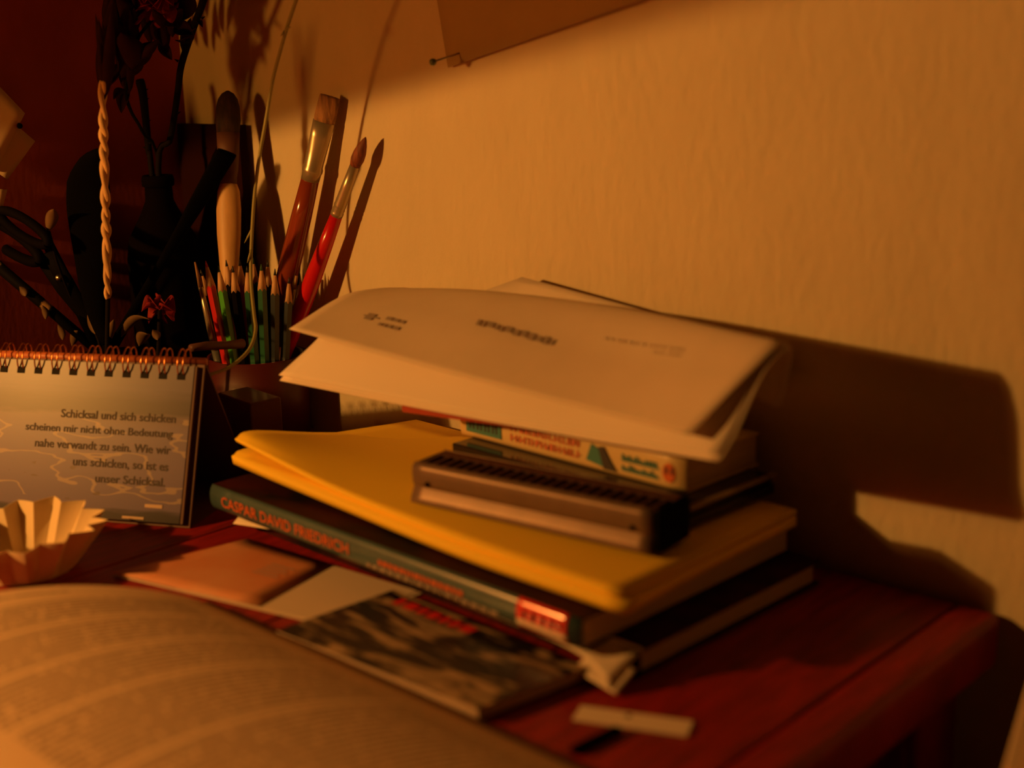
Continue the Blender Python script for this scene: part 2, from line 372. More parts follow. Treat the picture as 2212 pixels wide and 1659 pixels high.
# ------------------------------------------------------------------ desk
DX1, DY0, DTH = -0.248, -0.25, 0.028
desk = thing('desk', 'red-brown wooden desk standing in the corner under all the books', 'desk', (-0.59, 0.18, -0.75))
xs = [-0.929, -0.80, -0.665, -0.53, -0.395, -0.272]
for i in range(5):
    o = MB().box((xs[i] + 0.0006, DY0, -DTH), (xs[i + 1] - xs[i] - 0.0012, 0, 0), (0, 0.622 - DY0, 0), (0, 0, DTH)).build('plank', M['desk'], desk, smooth=False)
    bevel(o, 0.0012)
o = MB().box((-0.272, DY0, -DTH), (DX1 + 0.272, 0, 0), (0, 0.622 - DY0, 0), (0, 0, DTH + 0.0012)).build('edge_strip', M['desk'], desk, smooth=False); bevel(o, 0.005, 3)
for (x, y) in ((-0.918, -0.24), (-0.31, -0.24), (-0.92, 0.57), (-0.31, 0.57)):
    o = MB().box((x, y, -0.75), (0.045, 0, 0), (0, 0.045, 0), (0, 0, 0.75 - DTH)).build('leg', M['desk'], desk, smooth=False); bevel(o, 0.003)
MB().box((-0.875, 0.575, -0.11), (0.565, 0, 0), (0, 0.02, 0), (0, 0, 0.08)).build('apron', M['desk'], desk, smooth=False)

# ------------------------------------------------------------------ books: frame helper
class Frame:
    def __init__(s, o, yaw): s.o = A(*o); s.x = A(math.cos(yaw), math.sin(yaw), 0); s.y = A(-math.sin(yaw), math.cos(yaw), 0); s.z = A(0, 0, 1)
    def p(s, a, b, c): return s.o + s.x * a + s.y * b + s.z * c
def fbox(mb, F, a0, a1, b0, b1, c0, c1): return mb.box(F.p(a0, b0, c0), F.x * (a1 - a0), F.y * (b1 - b0), F.z * (c1 - c0))
def yaw_of(p, q): return math.atan2(q[1] - p[1], q[0] - p[0])
def spine_mesh(F, L, H, bulge, name, m_, parent, seg=8, a0=0.0, lift=0.0, c0=0.0, c1=None, th=0.0012, label=None):
    """rounded spine strip along the front, bulging towards -y"""
    c1 = H if c1 is None else c1
    def fn(u, v):
        c = c0 + (c1 - c0) * v; k = (c / H) * 2 - 1
        return F.p(a0 + (L - a0) * u, -bulge * (1 - abs(k) ** 2.6) - lift, c)
    return MB().surf(fn, 12, seg, th).build(name, m_, parent, label=label)

# bottom magazine-like book of the pile
pA, pB = A(-0.345, 0.4345, 0.0006), A(-0.656, 0.447, 0.0006)
Fm = Frame(pB, yaw_of(pB, pA)); Lm = np.linalg.norm(pA - pB)
low = thing('softcover_book', 'dark softcover at the very bottom of the pile with bent pale pages hanging out', 'book', Fm.p(Lm / 2, 0.08, 0))
mb = MB(); fbox(mb, Fm, 0, Lm, 0.016, 0.165, 0, 0.0012); fbox(mb, Fm, 0, Lm, 0.016, 0.165, 0.0122, 0.0132); fbox(mb, Fm, 0, Lm, 0.014, 0.016, 0.0, 0.0132)
mb.build('cover', M['cover_dark'], low, smooth=False)
mb = MB(); fbox(mb, Fm, 0.001, Lm - 0.003, 0.016, 0.163, 0.0012, 0.0122); mb.build('page_block', M['page_edge'], low, smooth=False)
def curl(u, v):
    p = Fm.p(Lm - 0.105 + 0.105 * u, 0.018 - 0.0165 * v - 0.007 * v * u ** 5, 0.0134 - 0.0022 * v * v - 0.009 * u ** 9 * v)
    return p
MB().surf(curl, 20, 8, 0.0004).build('loose_page', M['paper'], low, label='creased pale page edge hanging out of the book')
def curl2(u, v): return Fm.p(Lm - 0.022 + 0.026 * u, -0.006 + 0.014 * v, 0.0055 - 0.0045 * u * (1 - v) + 0.003 * v)
MB().surf(lambda u, v: Fm.p(0.004 + 0.085 * u, 0.018 - (0.017 - .012 * u) * v, 0.0132 - 0.0075 * v * v * (1 - u)), 12, 8, 0.0004).build('loose_page', M['paper'], low, label='pale page edge showing at the left end')
MB().surf(curl2, 8, 6, 0.0004).build('loose_page', M['paper'], low, label='bent page corner at the near right end')

# teal art book
gA, gB = A(-0.3635, 0.4330, 0.0145), A(-0.6655, 0.4445, 0.0145)
Fg = Frame(gB, yaw_of(gB, gA)); Lg = np.linalg.norm(gA - gB); Hg = 0.0155
green = thing('art_book', 'teal-spined art book with orange lettering and a red label, under the yellow pads', 'book', Fg.p(Lg / 2, 0.08, 0))
mb = MB(); fbox(mb, Fg, 0, Lg, 0.0, 0.166, 0, 0.0008); fbox(mb, Fg, 0, Lg, 0.0, 0.166, Hg - 0.0008, Hg); mb.build('cover', M['cover_dark'], green, smooth=False)
mb = MB(); fbox(mb, Fg, 0.001, Lg - 0.0012, 0.0012, 0.165, 0.0008, Hg - 0.0008); mb.build('page_block', M['page_edge'], green, smooth=False)
spine_mesh(Fg, Lg, Hg, 0.0025, 'spine', M['teal'], green)
lb = spine_mesh(Fg, Lg - 0.008, Hg, 0.0025, 'label', M['red_label'], green, a0=Lg - 0.040, lift=0.0004, label='red label near the right end of the spine')
mb = MB(); spine_mesh(Fg, Lg - 0.0081, Hg, 0.0025, 'label_band', M['white_print'], lb, a0=Lg - 0.0399, lift=0.0007, c0=0.0026, c1=0.0056, th=0.0003)
mb = MB()
for k, (a, wd) in enumerate(((0.0345, .0032), (0.0290, .0040), (0.0225, .0034), (0.0170, .0036), (0.0120, .0026))):
    mb.box(Fg.p(Lg - a - .001, -0.0034, 0.0066), Fg.x * wd * .55, Fg.y * 0.0004, Fg.z * 0.0045)
mb.build('print_marks', M['cover_dark'], lb, smooth=False)
text('lettering', 'CASPAR DAVID FRIEDRICH', Fg.p(0.013, -0.0030, 0.0046), Fg.x * 0.122, Fg.z * 0.0066, M['orange_print'], green, bold=0.01, label='orange capitals along the spine')
mb = MB(); r2 = random.Random(3)
a = 0.160
while a < 0.222:
    wd = r2.uniform(.002, .0045); mb.box(Fg.p(a, -0.0030, 0.0058), Fg.x * wd, Fg.y * 0.0003, Fg.z * 0.0026); a += wd + .0012
mb.build('small_print', M['orange_print'], green, smooth=False)
mb = MB(); a = 0.150
while a < 0.250:
    wd = r2.uniform(.002, .006); mb.box(Fg.p(a, -0.0027, 0.0024), Fg.x * wd, Fg.y * 0.0003, Fg.z * 0.0018); a += wd + .0016
mb.build('small_print', M['grey_ink'], green, smooth=False)

# yellow writing pads: lower stack and curled upper one
padL = [[onx(500, 985, -0.662), onz(735, 1080, .0385), onz(1010, 1190, .0370), onz(1350, 1306, .0365)],
        [onx(560, 962, -0.662), A(-0.55, 0.52, .0375), A(-0.46, 0.515, .0365), A(-0.352, 0.51, .0365)],
        [A(-0.655, 0.605, .037), A(-0.55, 0.602, .0365), A(-0.45, 0.60, .0365), A(-0.352, 0.597, .0365)]]
pad1 = MB().surf(grid_fn(padL), 24, 10, 0.0055).build('yellow_pad', M['yellow'], origin=(-0.5, 0.52, 0.031))
tag(pad1, 'lower of the two yellow paper pads, thick flat edge above the teal book', 'notepad', 'yellow pads in the pile')
padU = [[onx(507, 948, -0.662), onz(740, 1062, .0425), onz(1015, 1172, .0405), onz(1335, 1282, .0395)],
        [onx(545, 930, -0.660), A(-0.575, 0.485, .0440), A(-0.46, 0.49, .0415), A(-0.352, 0.485, .040)],
        [onx(700, 934, -0.658), A(-0.555, 0.53, .0425), A(-0.46, 0.53, .0415), A(-0.352, 0.525, .040)],
        [onx(900, 930, -0.655), A(-0.55, 0.602, .0415), A(-0.45, 0.60, .041), A(-0.352, 0.597, .040)]]
pad2 = MB().surf(grid_fn(padU), 28, 16, 0.0022).build('yellow_pad', M['yellow'], origin=(-0.5, 0.52, 0.04))
tag(pad2, 'upper of the two yellow paper pads, left corner curling up, harmonica on it', 'notepad', 'yellow pads in the pile')

# harmonica
hR, hL = onz(1427, 1203, .0425), onz(892, 1080, .0435)
Fh = Frame(hL, yaw_of(hL, hR)); Fh.o[2] = 0.0428; Lh = np.linalg.norm(hR - hL); Hh = 0.0215; Dh = 0.032
harm = thing('harmonica', 'old metal harmonica lying holes upward on the upper yellow pad', 'harmonica', Fh.p(Lh / 2, Dh / 2, 0))
mb = MB()
n = 21; pit = (Lh - 0.012) / n
fbox(mb, Fh, 0.001, Lh - 0.004, 0.006, Dh - 0.006, 0.001, Hh - 0.007)
fbox(mb, Fh, 0.001, Lh - 0.004, 0.0030, 0.0055, Hh - 0.007, Hh); fbox(mb, Fh, 0.001, Lh - 0.004, 0.0205, Dh - 0.004, Hh - 0.007, Hh)
for k in range(n + 1):
    a = 0.004 + pit * k; fbox(mb, Fh, a - 0.0007, a + 0.0007, 0.0055, 0.0205, Hh - 0.007, Hh - 0.0002)
fbox(mb, Fh, 0.001, 0.004, 0.006, Dh - 0.006, Hh - 0.007, Hh)
mb.build('comb', M['hole'], harm, smooth=False)
mb = MB()
fbox(mb, Fh, 0.001, Lh - 0.004, 0.0030, 0.0052, Hh - 0.0001, Hh + 0.0003); fbox(mb, Fh, 0.001, Lh - 0.004, 0.0205, Dh - 0.004, Hh - 0.0001, Hh + .0003)
for k in range(n + 1):
    a = 0.004 + pit * k; fbox(mb, Fh, a - 0.0009, a + 0.0009, 0.0052, 0.0205, Hh - 0.0005, Hh + .0002)
mb.build('top_plate', M['book_cover'], harm, smooth=False)
for k in range(n):
    a = 0.004 + pit * k; mb = MB(); fbox(mb, Fh, a + 0.0009, a + pit - 0.0009, 0.0058, 0.0202, Hh - 0.0068, Hh - 0.0012)
    mb.build('reed_hole', M['hole'], harm, smooth=False)
for sgn, b0 in ((1, 0.0), (-1, Dh)):
    prof = [(-0.0012, 0.0), (-0.0008, 0.0030), (0.0010, 0.0062), (0.0024, 0.0085), (0.0014, 0.0110), (0.0010, 0.0160), (0.0013, 0.0196), (0.0036, 0.0218)]
    def fn(u, v, prof=prof, sgn=sgn, b0=b0):
        x = v * (len(prof) - 1); i = min(int(x), len(prof) - 2); f = x - i
        b = prof[i][0] * (1 - f) + prof[i + 1][0] * f; c = prof[i][1] * (1 - f) + prof[i + 1][1] * f
        return Fh.p(u * (Lh - 0.005), b0 + sgn * b, c)
    MB().surf(fn, 20, 21, -0.0006 * sgn).build('cover_plate', M['chrome'], harm, label='dull metal cover plate')
for a in (0.0105, Lh - 0.016):
    MB().tube([Fh.p(a, 0.003, 0.0115), Fh.p(a, -0.0006, 0.0112)], [0.0016, 0.0013], 10).build('screw', M['black'], harm)
mb = MB(); fbox(mb, Fh, Lh - 0.005, Lh, 0.001, Dh - 0.001, 0.0, Hh + .0005); bevel(mb.build('end_cap', M['black'], harm, smooth=False), 0.003, 3)
mb = MB(); fbox(mb, Fh, -0.001, 0.001, 0.004, Dh - 0.004, 0.001, Hh); bevel(mb.build('end_cap', M['brass'], harm, smooth=False), 0.001)

# black case under the small books
Fc = Frame((-0.555, 0.539, 0.0428), math.radians(-2.6))
case = thing('plastic_case', 'flat glossy black case between the yellow pad and the small yellow book', 'case', Fc.p(.09, .04, 0))
mb = MB(); fbox(mb, Fc, 0, 0.180, 0, 0.076, 0, 0.0055); bevel(mb.build('base', M['gloss_black'], case, smooth=False), 0.0008)
mb = MB(); fbox(mb, Fc, 0.001, 0.179, 0.001, 0.075, 0.0058, 0.0110); bevel(mb.build('lid', M['gloss_black'], case, smooth=False), 0.0008)
mb = MB(); fbox(mb, Fc, 0.1782, 0.1812, 0.001, 0.076, 0.0100, 0.0114); mb.build('rim', M['brass'], case, smooth=False, label='thin brass-coloured strip standing for the lit right edge')  # strip paints the light caught by the black case's right edge

# small yellow book
tL, tR = A(-0.562, 0.5565, 0.0542), A(-0.389, 0.5486, 0.0542)
Ft = Frame(tL, yaw_of(tL, tR)); Lt = np.linalg.norm(tR - tL); Ht = 0.0190; Dt = 0.064
tb = thing('small_book', 'small thick book with a pale yellow printed spine, below the bowed paper sheets', 'book', Ft.p(Lt / 2, Dt / 2, 0))
mb = MB(); fbox(mb, Ft, 0, Lt, 0, Dt, 0, 0.001); fbox(mb, Ft, 0, Lt, 0, Dt, Ht - 0.001, Ht); mb.build('cover', M['book_yellow'], tb, smooth=False)
mb = MB(); fbox(mb, Ft, 0.001, Lt - 0.001, 0.001, Dt - 0.001, 0.001, Ht - 0.001); mb.build('page_block', M['page_edge'], tb, smooth=False)
spine_mesh(Ft, Lt, Ht, 0.0010, 'spine', M['book_yellow'], tb)
def tprint(name, boxes, m_, lab=None, d=0.0016):
    mb = MB()
    for (a0, a1, c0, c1) in boxes: mb.box(Ft.p(a0, -d, c0), Ft.x * (a1 - a0), Ft.y * 0.0003, Ft.z * (c1 - c0))
    return mb.build(name, m_, tb, smooth=False, label=lab)
tprint('spine_panel', [(0.006, 0.036, 0.0035, 0.0165)], M['teal_print'], 'teal panel at the left end of the spine')
r3 = random.Random(5); bx = []
for k in range(4):
    a = 0.009 + k * 0.0066
    bx += [(a, a + 0.0012, 0.006, 0.014), (a, a + 0.0040, 0.0125, 0.0140), (a + .001, a + .0036, 0.0092, 0.0104), (a + 0.003, a + .0042, 0.006, 0.0135)]
tprint('panel_marks', bx, M['ink'], None, 0.0019)
bx = []
for c0 in (0.0105, 0.0045):
    a = 0.044
    while a < 0.099:
        wd = r3.uniform(.0016, .0030)
        bx += [(a, a + .0010, c0, c0 + .0042), (a, a + wd, c0 + r3.choice((0, .0016, .0032)), c0 + r3.choice((.0010, .0026, .0042)))]
        bx[-1] = (bx[-1][0], bx[-1][1], min(bx[-1][2:]), max(bx[-1][2] + .001, bx[-1][3])); a += wd + .0012
tprint('title_print', bx, M['red_print'], 'salmon red title in two lines')
mb = MB()
mb.prism([Ft.p(0.104, -0.0017, 0.0050), Ft.p(0.122, -0.0017, 0.0022), Ft.p(0.119, -0.0017, 0.0105), Ft.p(0.108, -0.0017, 0.0150)], Ft.y * 0.0003); mb.build('picture', M['teal_print'], tb, smooth=False)
mb = MB(); mb.prism([Ft.p(0.117, -0.0019, 0.0022), Ft.p(0.126, -0.0019, 0.0022), Ft.p(0.117, -0.0019, 0.0150), Ft.p(0.113, -0.0019, 0.0140)], Ft.y * 0.0003); mb.build('picture_dark', M['ink'], tb, smooth=False)  # dark printed part of the spine picture
bx = []
for c0 in (0.0095, 0.0040):
    a = 0.130
    while a < 0.154: wd = r3.uniform(.0012, .0026); h = r3.uniform(.002, .0042); bx.append((a, a + wd * .7, c0, c0 + h)); bx.append((a, a + wd + .0008, c0, c0 + .0011)); a += wd + .0006
tprint('script_print', bx, M['teal_print'])
mb = MB(); mb.prism([Ft.p(0.1625 + .0042 * math.cos(t), -0.0017, 0.0092 + .0052 * math.sin(t)) for t in np.linspace(0, 2 * math.pi, 20, endpoint=False)], Ft.y * 0.0004)
em = mb.build('emblem', M['orange_print'], tb, smooth=False, label='round orange emblem at the right end')
mb = MB()
for (a, c) in ((0.1602, 0.0085), (0.1640, 0.0085)): mb.box(Ft.p(a, -0.0020, c), Ft.x * .0016, Ft.y * .0003, Ft.z * .0038)
mb.build('emblem_marks', M['ink'], em, smooth=False)

# thin red and black booklet
bL, bR = onz(868, 874, .0780), onz(1482, 966, .0760)
Fb = Frame((bL[0], bL[1], 0.0735), yaw_of(bL, bR)); Lb = np.linalg.norm((bR - bL)[:2]); Db = 0.07
bk = thing('booklet', 'thin booklet with a red and black front edge, right under the bowed paper sheets', 'booklet', Fb.p(Lb / 2, Db / 2, 0))
mb = MB(); fbox(mb, Fb, 0, Lb, 0, Db, 0.0, 0.0008); fbox(mb, Fb, 0, Lb, 0, Db, 0.0058, 0.0066); fbox(mb, Fb, 0, Lb * .52, 0, 0.0008, 0.0008, 0.0058)
mb.build('cover', M['red_cover'], bk, smooth=False)
mb = MB(); fbox(mb, Fb, Lb * .52, Lb, -0.0003, 0.0008, -0.0001, 0.0067); mb.build('spine_band', M['black'], bk, smooth=False, label='black right half of the spine')
mb = MB(); fbox(mb, Fb, 0.001, Lb - .001, 0.0009, Db - .001, 0.0008, 0.0058); mb.build('page_block', M['page_edge'], bk, smooth=False)
mb = MB(); a = Lb * .34; r4 = random.Random(9)
while a < Lb * .62: wd = r4.uniform(.0012, .003); mb.box(Fb.p(a, -0.0008, .0018), Fb.x * wd, Fb.y * .0003, Fb.z * .0026); a += wd + .0009
mb.build('spine_print', M['note'], bk, smooth=False)

# ------------------------------------------------------------------ bowed paper sheets
def lowrows(dz, dx):
    rows = [[ony(602, 810, .491), ony(920, 872, .507), ony(1240, 930, .512), ony(1550, 982, .508)],
            [ony(690, 727, .512), ony(940, 800, .521), ony(1230, 880, .521), ony(1583, 925, .516)],
            [ony(742, 655, .549), ony(990, 705, .549), ony(1290, 785, .546), ony(1645, 790, .529)],
            [ony(812, 628, .581), ony(1032, 635, .583), ony(1352, 676, .580), ony(1702, 744, .546)],
            [ony(812, 628, .581) + A(-.004, .03, -.005), ony(1032, 635, .583) + A(-.004, .028, -.012), ony(1352, 676, .584) + A(-.003, .028, -.02), ony(1702, 744, .546) + A(-.016, .018, -.034)]]
    return [[p + A(dx * (1 if k == 0 else 1), 0, dz) for k, p in enumerate(r)] for r in rows]
for k, (dz, dx, lab) in enumerate(((0.0, 0.0, 'white paper sheet bowed just below the printed letter, bright front flap'),
                                   (-0.0018, 0.0022, 'white sheet second below the letter, edge peeking out at the right'),
                                   (-0.0034, 0.0004, 'lowest white sheet of the bowed bundle, resting on the booklet'))):
    o = MB().surf(grid_fn(lowrows(dz, dx)), 36, 30, 0.0007).build('paper_sheet', M['paper'], origin=(-0.5, 0.54, 0.082 + dz))
    tag(o, lab, 'paper', 'bowed sheets on the pile')
toprows = [[ony(625, 710, .498), ony(913, 790, .508), ony(1202, 866, .511), ony(1490, 940, .504)],
           [ony(735, 641, .549), ony(985, 690, .547), ony(1290, 770, .542), ony(1612, 812, .522)],
           [ony(810, 623, .581), ony(1030, 628, .583), ony(1350, 667, .579), ony(1697, 738, .544)],
           [ony(810, 623, .581) + A(-.004, .03, -.004), ony(1030, 628, .583) + A(-.004, .029, -.01), ony(1350, 667, .583) + A(-.003, .029, -.018), ony(1697, 738, .544) + A(-.016, .020, -.030)]]
topf = grid_fn(toprows)
letter = MB().surf(topf, 40, 30, 0.0005).build('letter_sheet', M['paper_top'], origin=(-0.5, 0.54, 0.09))
tag(letter, 'top sheet of the bowed bundle, a letter with faint upside-down print', 'paper', 'bowed sheets on the pile')
def on_sheet(f, u0, u1, v0, v1, lift=0.0007, n=6):
    mb_v = []; mb_f = []
    def P(u, v):
        e = 1e-3; p = f(u, v); nn = np.cross(f(u + e, v) - p, f(u, v + e) - p); return p + nn / np.linalg.norm(nn) * lift
    for i in range(n + 1):
        u = u0 + (u1 - u0) * i / n; mb_v += [P(u, v0), P(u, v1)]
    mb_f = [(2 * i, 2 * i + 2, 2 * i + 3, 2 * i + 1) for i in range(n)]
    return mb_v, mb_f
mb = MB(); r5 = random.Random(4)
def word_row(mb, u0, u1, v0, v1, jit):
    u = u0
    while u < u1:
        wd = r5.uniform(.006, .016); mb.add(*on_sheet(topf, u, min(u + wd, u1), v0 + r5.uniform(-jit, 0), v1 + r5.uniform(0, jit), n=2)); u += wd + .004
word_row(mb, .385, .565, .335, .365, .012)
mb.build('heading_print', M['grey_ink'], letter, smooth=False, label='heading printed upside down')
mb = MB(); word_row(mb, .175, .225, .215, .235, .004); word_row(mb, .170, .225, .165, .185, .004)
mb.add(*on_sheet(topf, .125, .145, .185, .235)); mb.add(*on_sheet(topf, .118, .158, .205, .216))
mb.build('letterhead_mark', M['grey_ink'], letter, smooth=False, label='small letterhead mark with two short lines')
mb = MB(); word_row(mb, .66, .84, .43, .445, .003); word_row(mb, .78, .84, .40, .412, .002); mb.build('faint_print', M['sky_card'], letter, smooth=False)
# the sheet behind, its corner rising against the wall
bs = [[ony(985, 650, .600), ony(1700, 830, .612)], [ony(1128, 598, .612), ony(1690, 752, .617)]]
o = MB().surf(lambda u, v: lerp(lerp(bs[0][0], bs[0][1], u), lerp(bs[1][0], bs[1][1], u), v), 8, 6, 0.0006).build('paper_sheet', M['paper_top'], origin=(-0.45, 0.61, 0.1))
tag(o, 'sheet behind the bundle with one corner sticking up against the wall', 'paper', 'bowed sheets on the pile')

# ------------------------------------------------------------------ desk calendar
calR = A(-0.6814, 0.4368, 0.0); cd_ = A(-0.888, -0.46, 0); cn = A(0.46, -0.888, 0); CH, CLEAN, CWID = 0.0965, 0.036, 0.212
cup_ = A(0, 0, CH) - cn * CLEAN
cal = thing('desk_calendar', 'spiral-bound easel calendar with a grey seascape page and German verse, left side', 'calendar', calR + cd_ * CWID / 2 - cn * 0.03)
def cp(a, h, d=0.0): return calR + cd_ * a + cup_ * h + cn * d          # a metres from the right edge, h 0..1 of the height
nn_ = np.cross(cup_, cd_); nn_ /= np.linalg.norm(nn_)
if nn_ @ cn < 0: nn_ = -nn_
def slab(name, pts, th, m_, parent, uvs=None, label=None):
    v = [A(*p) + nn_ * th for p in pts] + [A(*p) for p in pts]
    f = [(0, 1, 2, 3), (7, 6, 5, 4), (0, 4, 5, 1), (1, 5, 6, 2), (2, 6, 7, 3), (3, 7, 4, 0)]
    return mesh(name, v, f, m_, parent, uvs=uvs, smooth=False, label=label)
slab('front_board', [cp(CWID, .0), cp(0, .0), cp(0, .985), cp(CWID, .985)], 0.0015, M['book_cover'], cal)
slab('page_block', [cp(CWID - .003, .02) + nn_ * .0015, cp(.0035, .02) + nn_ * .0015, cp(.0035, .97) + nn_ * .0015, cp(CWID - .003, .97) + nn_ * .0015], 0.003, M['book_cover'], cal)
u_ = [(0, 0), (1, 0), (1, 1), (0, 1)] * 2
slab('picture_page', [cp(CWID - .003, .02) + nn_ * .0047, cp(.0055, .02) + nn_ * .0047, cp(.0050, .97) + nn_ * .0047, cp(CWID - .003, .97) + nn_ * .0047], 0.0003, M['calendar_print'], cal, u_, 'seascape page on top of the block')
back_foot = calR - cn * 0.085
def bp(a, h): return lerp(back_foot + cd_ * a, calR + cd_ * a + cup_ * .985, h)
mb = MB(); mb.prism([bp(0, 0), bp(CWID, 0), bp(CWID, 1), bp(0, 1)], -cn * 0.0015); mb.build('back_board', M['book_cover'], cal, smooth=False)
mb = MB(); mb.prism([calR + A(0, 0, 0.0003), calR + cd_ * CWID + A(0, 0, .0003), back_foot + cd_ * CWID + A(0, 0, .0003), back_foot + A(0, 0, .0003)], (0, 0, 0.0012)); mb.build('base_board', M['book_cover'], cal, smooth=False)
mb = MB().tube([cp(.0005, 1.0) - cn * .001, cp(CWID, 1.0) - cn * .001], 0.0028, 10); mb.build('top_rail', M['rod'], cal, label='orange-red rail along the top')
npit = 0.01275
for k in range(16):
    a = 0.0135 + npit * k
    if a > CWID - .004: break
    mb = MB()
    for da in (-0.0019, 0.0019):
        c = cp(a + da, .990)
        upn = cup_ / np.linalg.norm(cup_); pts = []
        for t in np.linspace(-2.75, 2.75, 24):
            pts.append(c + upn * 0.0088 * math.cos(t) + nn_ * (0.0050 * math.sin(t) + .0028))
        mb.tube(pts, 0.00052, 6)
    mb.build('ring', M['copper'], cal)
    slab('punch_hole', [cp(a + .0027, .885) + nn_ * .00515, cp(a - .0027, .885) + nn_ * .00515, cp(a - .0027, .925) + nn_ * .00515, cp(a + .0027, .925) + nn_ * .00515], 0.0002, M['hole'], cal)
lines = [('Schicksal und sich schicken', .0665, .0145, .646), ('scheinen mir nicht ohne Bedeutung', .086, .0155, 0.554), ('nahe verwandt zu sein. Wie wir', .079, .0160, 0.456),
         ('uns schicken, so ist es', .055, .0165, 0.358), ('unser Schicksal.', .040, .0178, 0.261)]
sc_ = 1.22
for s, wd, a, h in lines:
    wd *= sc_; asc = .052 if not any(c in s for c in 'g,') else .062
    text('verse_line', s, cp(a + wd, h - .025 - (0.012 if any(c in s for c in 'g,') else 0)) + nn_ * .0053, -cd_ * wd, cup_ * asc, M['ink'], cal, bold=0.012)
slab('white_mark', [cp(.030, .105) + nn_ * .0052, cp(.018, .105) + nn_ * .0052, cp(.018, .125) + nn_ * .0052, cp(.030, .125) + nn_ * .0052], .0002, M['page_edge'], cal)
slab('white_mark', [cp(.045, .030) + nn_ * .0052, cp(.030, .030) + nn_ * .0052, cp(.030, .045) + nn_ * .0052, cp(.045, .045) + nn_ * .0052], .0002, M['page_edge'], cal)

# ------------------------------------------------------------------ pleated paper cup
pc = A(-0.6985, 0.3370, 0.0005); NPL = 14
cupo = thing('paper_cup', 'small cream pleated paper case standing open in front of the calendar', 'paper case', pc)
def pleat(mbx, inner):
    v = []; f = []; ring = NPL * 8; rows = 7
    for j in range(rows + 1):
        h = j / rows
        for k in range(ring):
            th = 2 * math.pi * k / ring; tri = 2 * abs(((k / 8.0) % 1) - 0.5)          # 0..1 zigzag
            amp = 0.0012 + 0.0036 * h; r = 0.0270 + 0.0165 * h + (tri - 0.5) * 2 * amp + (0.0 if not inner else -0.0006)
            rim = 0.0012 * math.sin(3 * th + 1) * h
            v.append(pc + A(r * math.cos(th), r * math.sin(th), 0.0255 * h + rim + 0.0003))
    for j in range(rows):
        for k in range(ring): f.append((j * ring + k, j * ring + (k + 1) % ring, (j + 1) * ring + (k + 1) % ring, (j + 1) * ring + k))
    return v, f, ring, rows
v1, f1, ring, rows = pleat(None, False); v2, f2, _, _ = pleat(None, True)
n1 = len(v1); ff = f1 + [tuple(i + n1 for i in q[::-1]) for q in f2] + [(rows * ring + k, rows * ring + (k + 1) % ring, n1 + rows * ring + (k + 1) % ring, n1 + rows * ring + k) for k in range(ring)] + [(k, n1 + k, n1 + (k + 1) % ring, (k + 1) % ring) for k in range(ring)]
mesh('pleated_wall', v1 + v2, ff, M['cup_paper'], cupo, smooth=False)
MB().lathe(pc, [(0.0005, 0.0), (0.0270, 0.0), (0.0270, 0.0006), (0.0005, 0.0006)], 45).build('bottom', M['cup_paper'], cupo, smooth=False)

# ------------------------------------------------------------------ open book in front
# page surface: u runs along X from near (0) to far (1); v from the gutter (0) to the fore-edge (1)
X0, X1 = -0.235, -0.640
def hump(v): return 0.016 + 0.020 * math.sin(math.pi * min(1, v * 0.97 + 0.03)) ** 0.8 * (1 - 0.35 * v) - 0.010 * v ** 5
def pagef(u, v):
    x = -0.262 + (-0.628 + 0.262) * u + 0.075 * v * u * 0.9 + 0.02 * v * (1 - u)
    y = 0.195 + 0.166 * v + 0.004 * u
    return A(x, y, hump(v))
ob = thing('open_book', 'large open book with printed text pages lying in the foreground', 'book', (-0.43, 0.20, 0))
MB().surf(pagef, 40, 40, 0.0006).build('page', M['page'], ob)
def blockf(u, v): p = pagef(u, v); return p - A(0, 0, 0.0007)
mb = MB(); g = 24
vv = []; ff = []
for i in range(2):
    for j in range(g + 1):
        p = pagef(i, j / g); vv += [p - A(0, 0, .0007), A(p[0], p[1], 0.0035)]
for i in range(2):
    for j in range(g): a = (i * (g + 1) + j) * 2; ff.append((a, a + 1, a + 3, a + 2))
b0 = (g + 1) * 2
for j in range(g): a = j * 2; ff += [(a, a + 2, b0 + a + 2, b0 + a), (a + 1, b0 + a + 1, b0 + a + 3, a + 3)]
ff += [(0, b0, b0 + 1, 1), (g * 2, g * 2 + 1, b0 + g * 2 + 1, b0 + g * 2)]
mb.add(vv, ff); mb.build('page_block', M['page_edge'], ob, smooth=False)
def pagel(u, v): p = pagef(u, v); q = pagef(u, 0); return A(q[0] + (p[0] - q[0]) * -0.15, 0.195 - (p[1] - 0.195) * 0.98, p[2])
MB().surf(lambda u, v: pagel(u, 1 - v), 30, 30, 0.0006).build('page', M['page'], ob)
vv = []
for i in range(2):
    for j in range(g + 1):
        p = pagel(i, j / g); vv += [p - A(0, 0, .0007), A(p[0], p[1], 0.0035)]
MB().add(vv, ff).build('page_block', M['page_edge'], ob, smooth=False)
def coverf(u, v):
    p = pagef(u, 1.0); e = A(0.0, 0.006, 0)
    q = pagel(u, 1.0); a = A(q[0], q[1] - .006, .0033); b = A(p[0], p[1] + .004, .0033)
    r_ = lerp(a, b, v); r_[0] += (-0.004 if u > .5 else 0.004) * abs(u - .5) * 2; return r_
MB().surf(coverf, 20, 20, 0.0026).build('cover', M['book_cover'], ob)

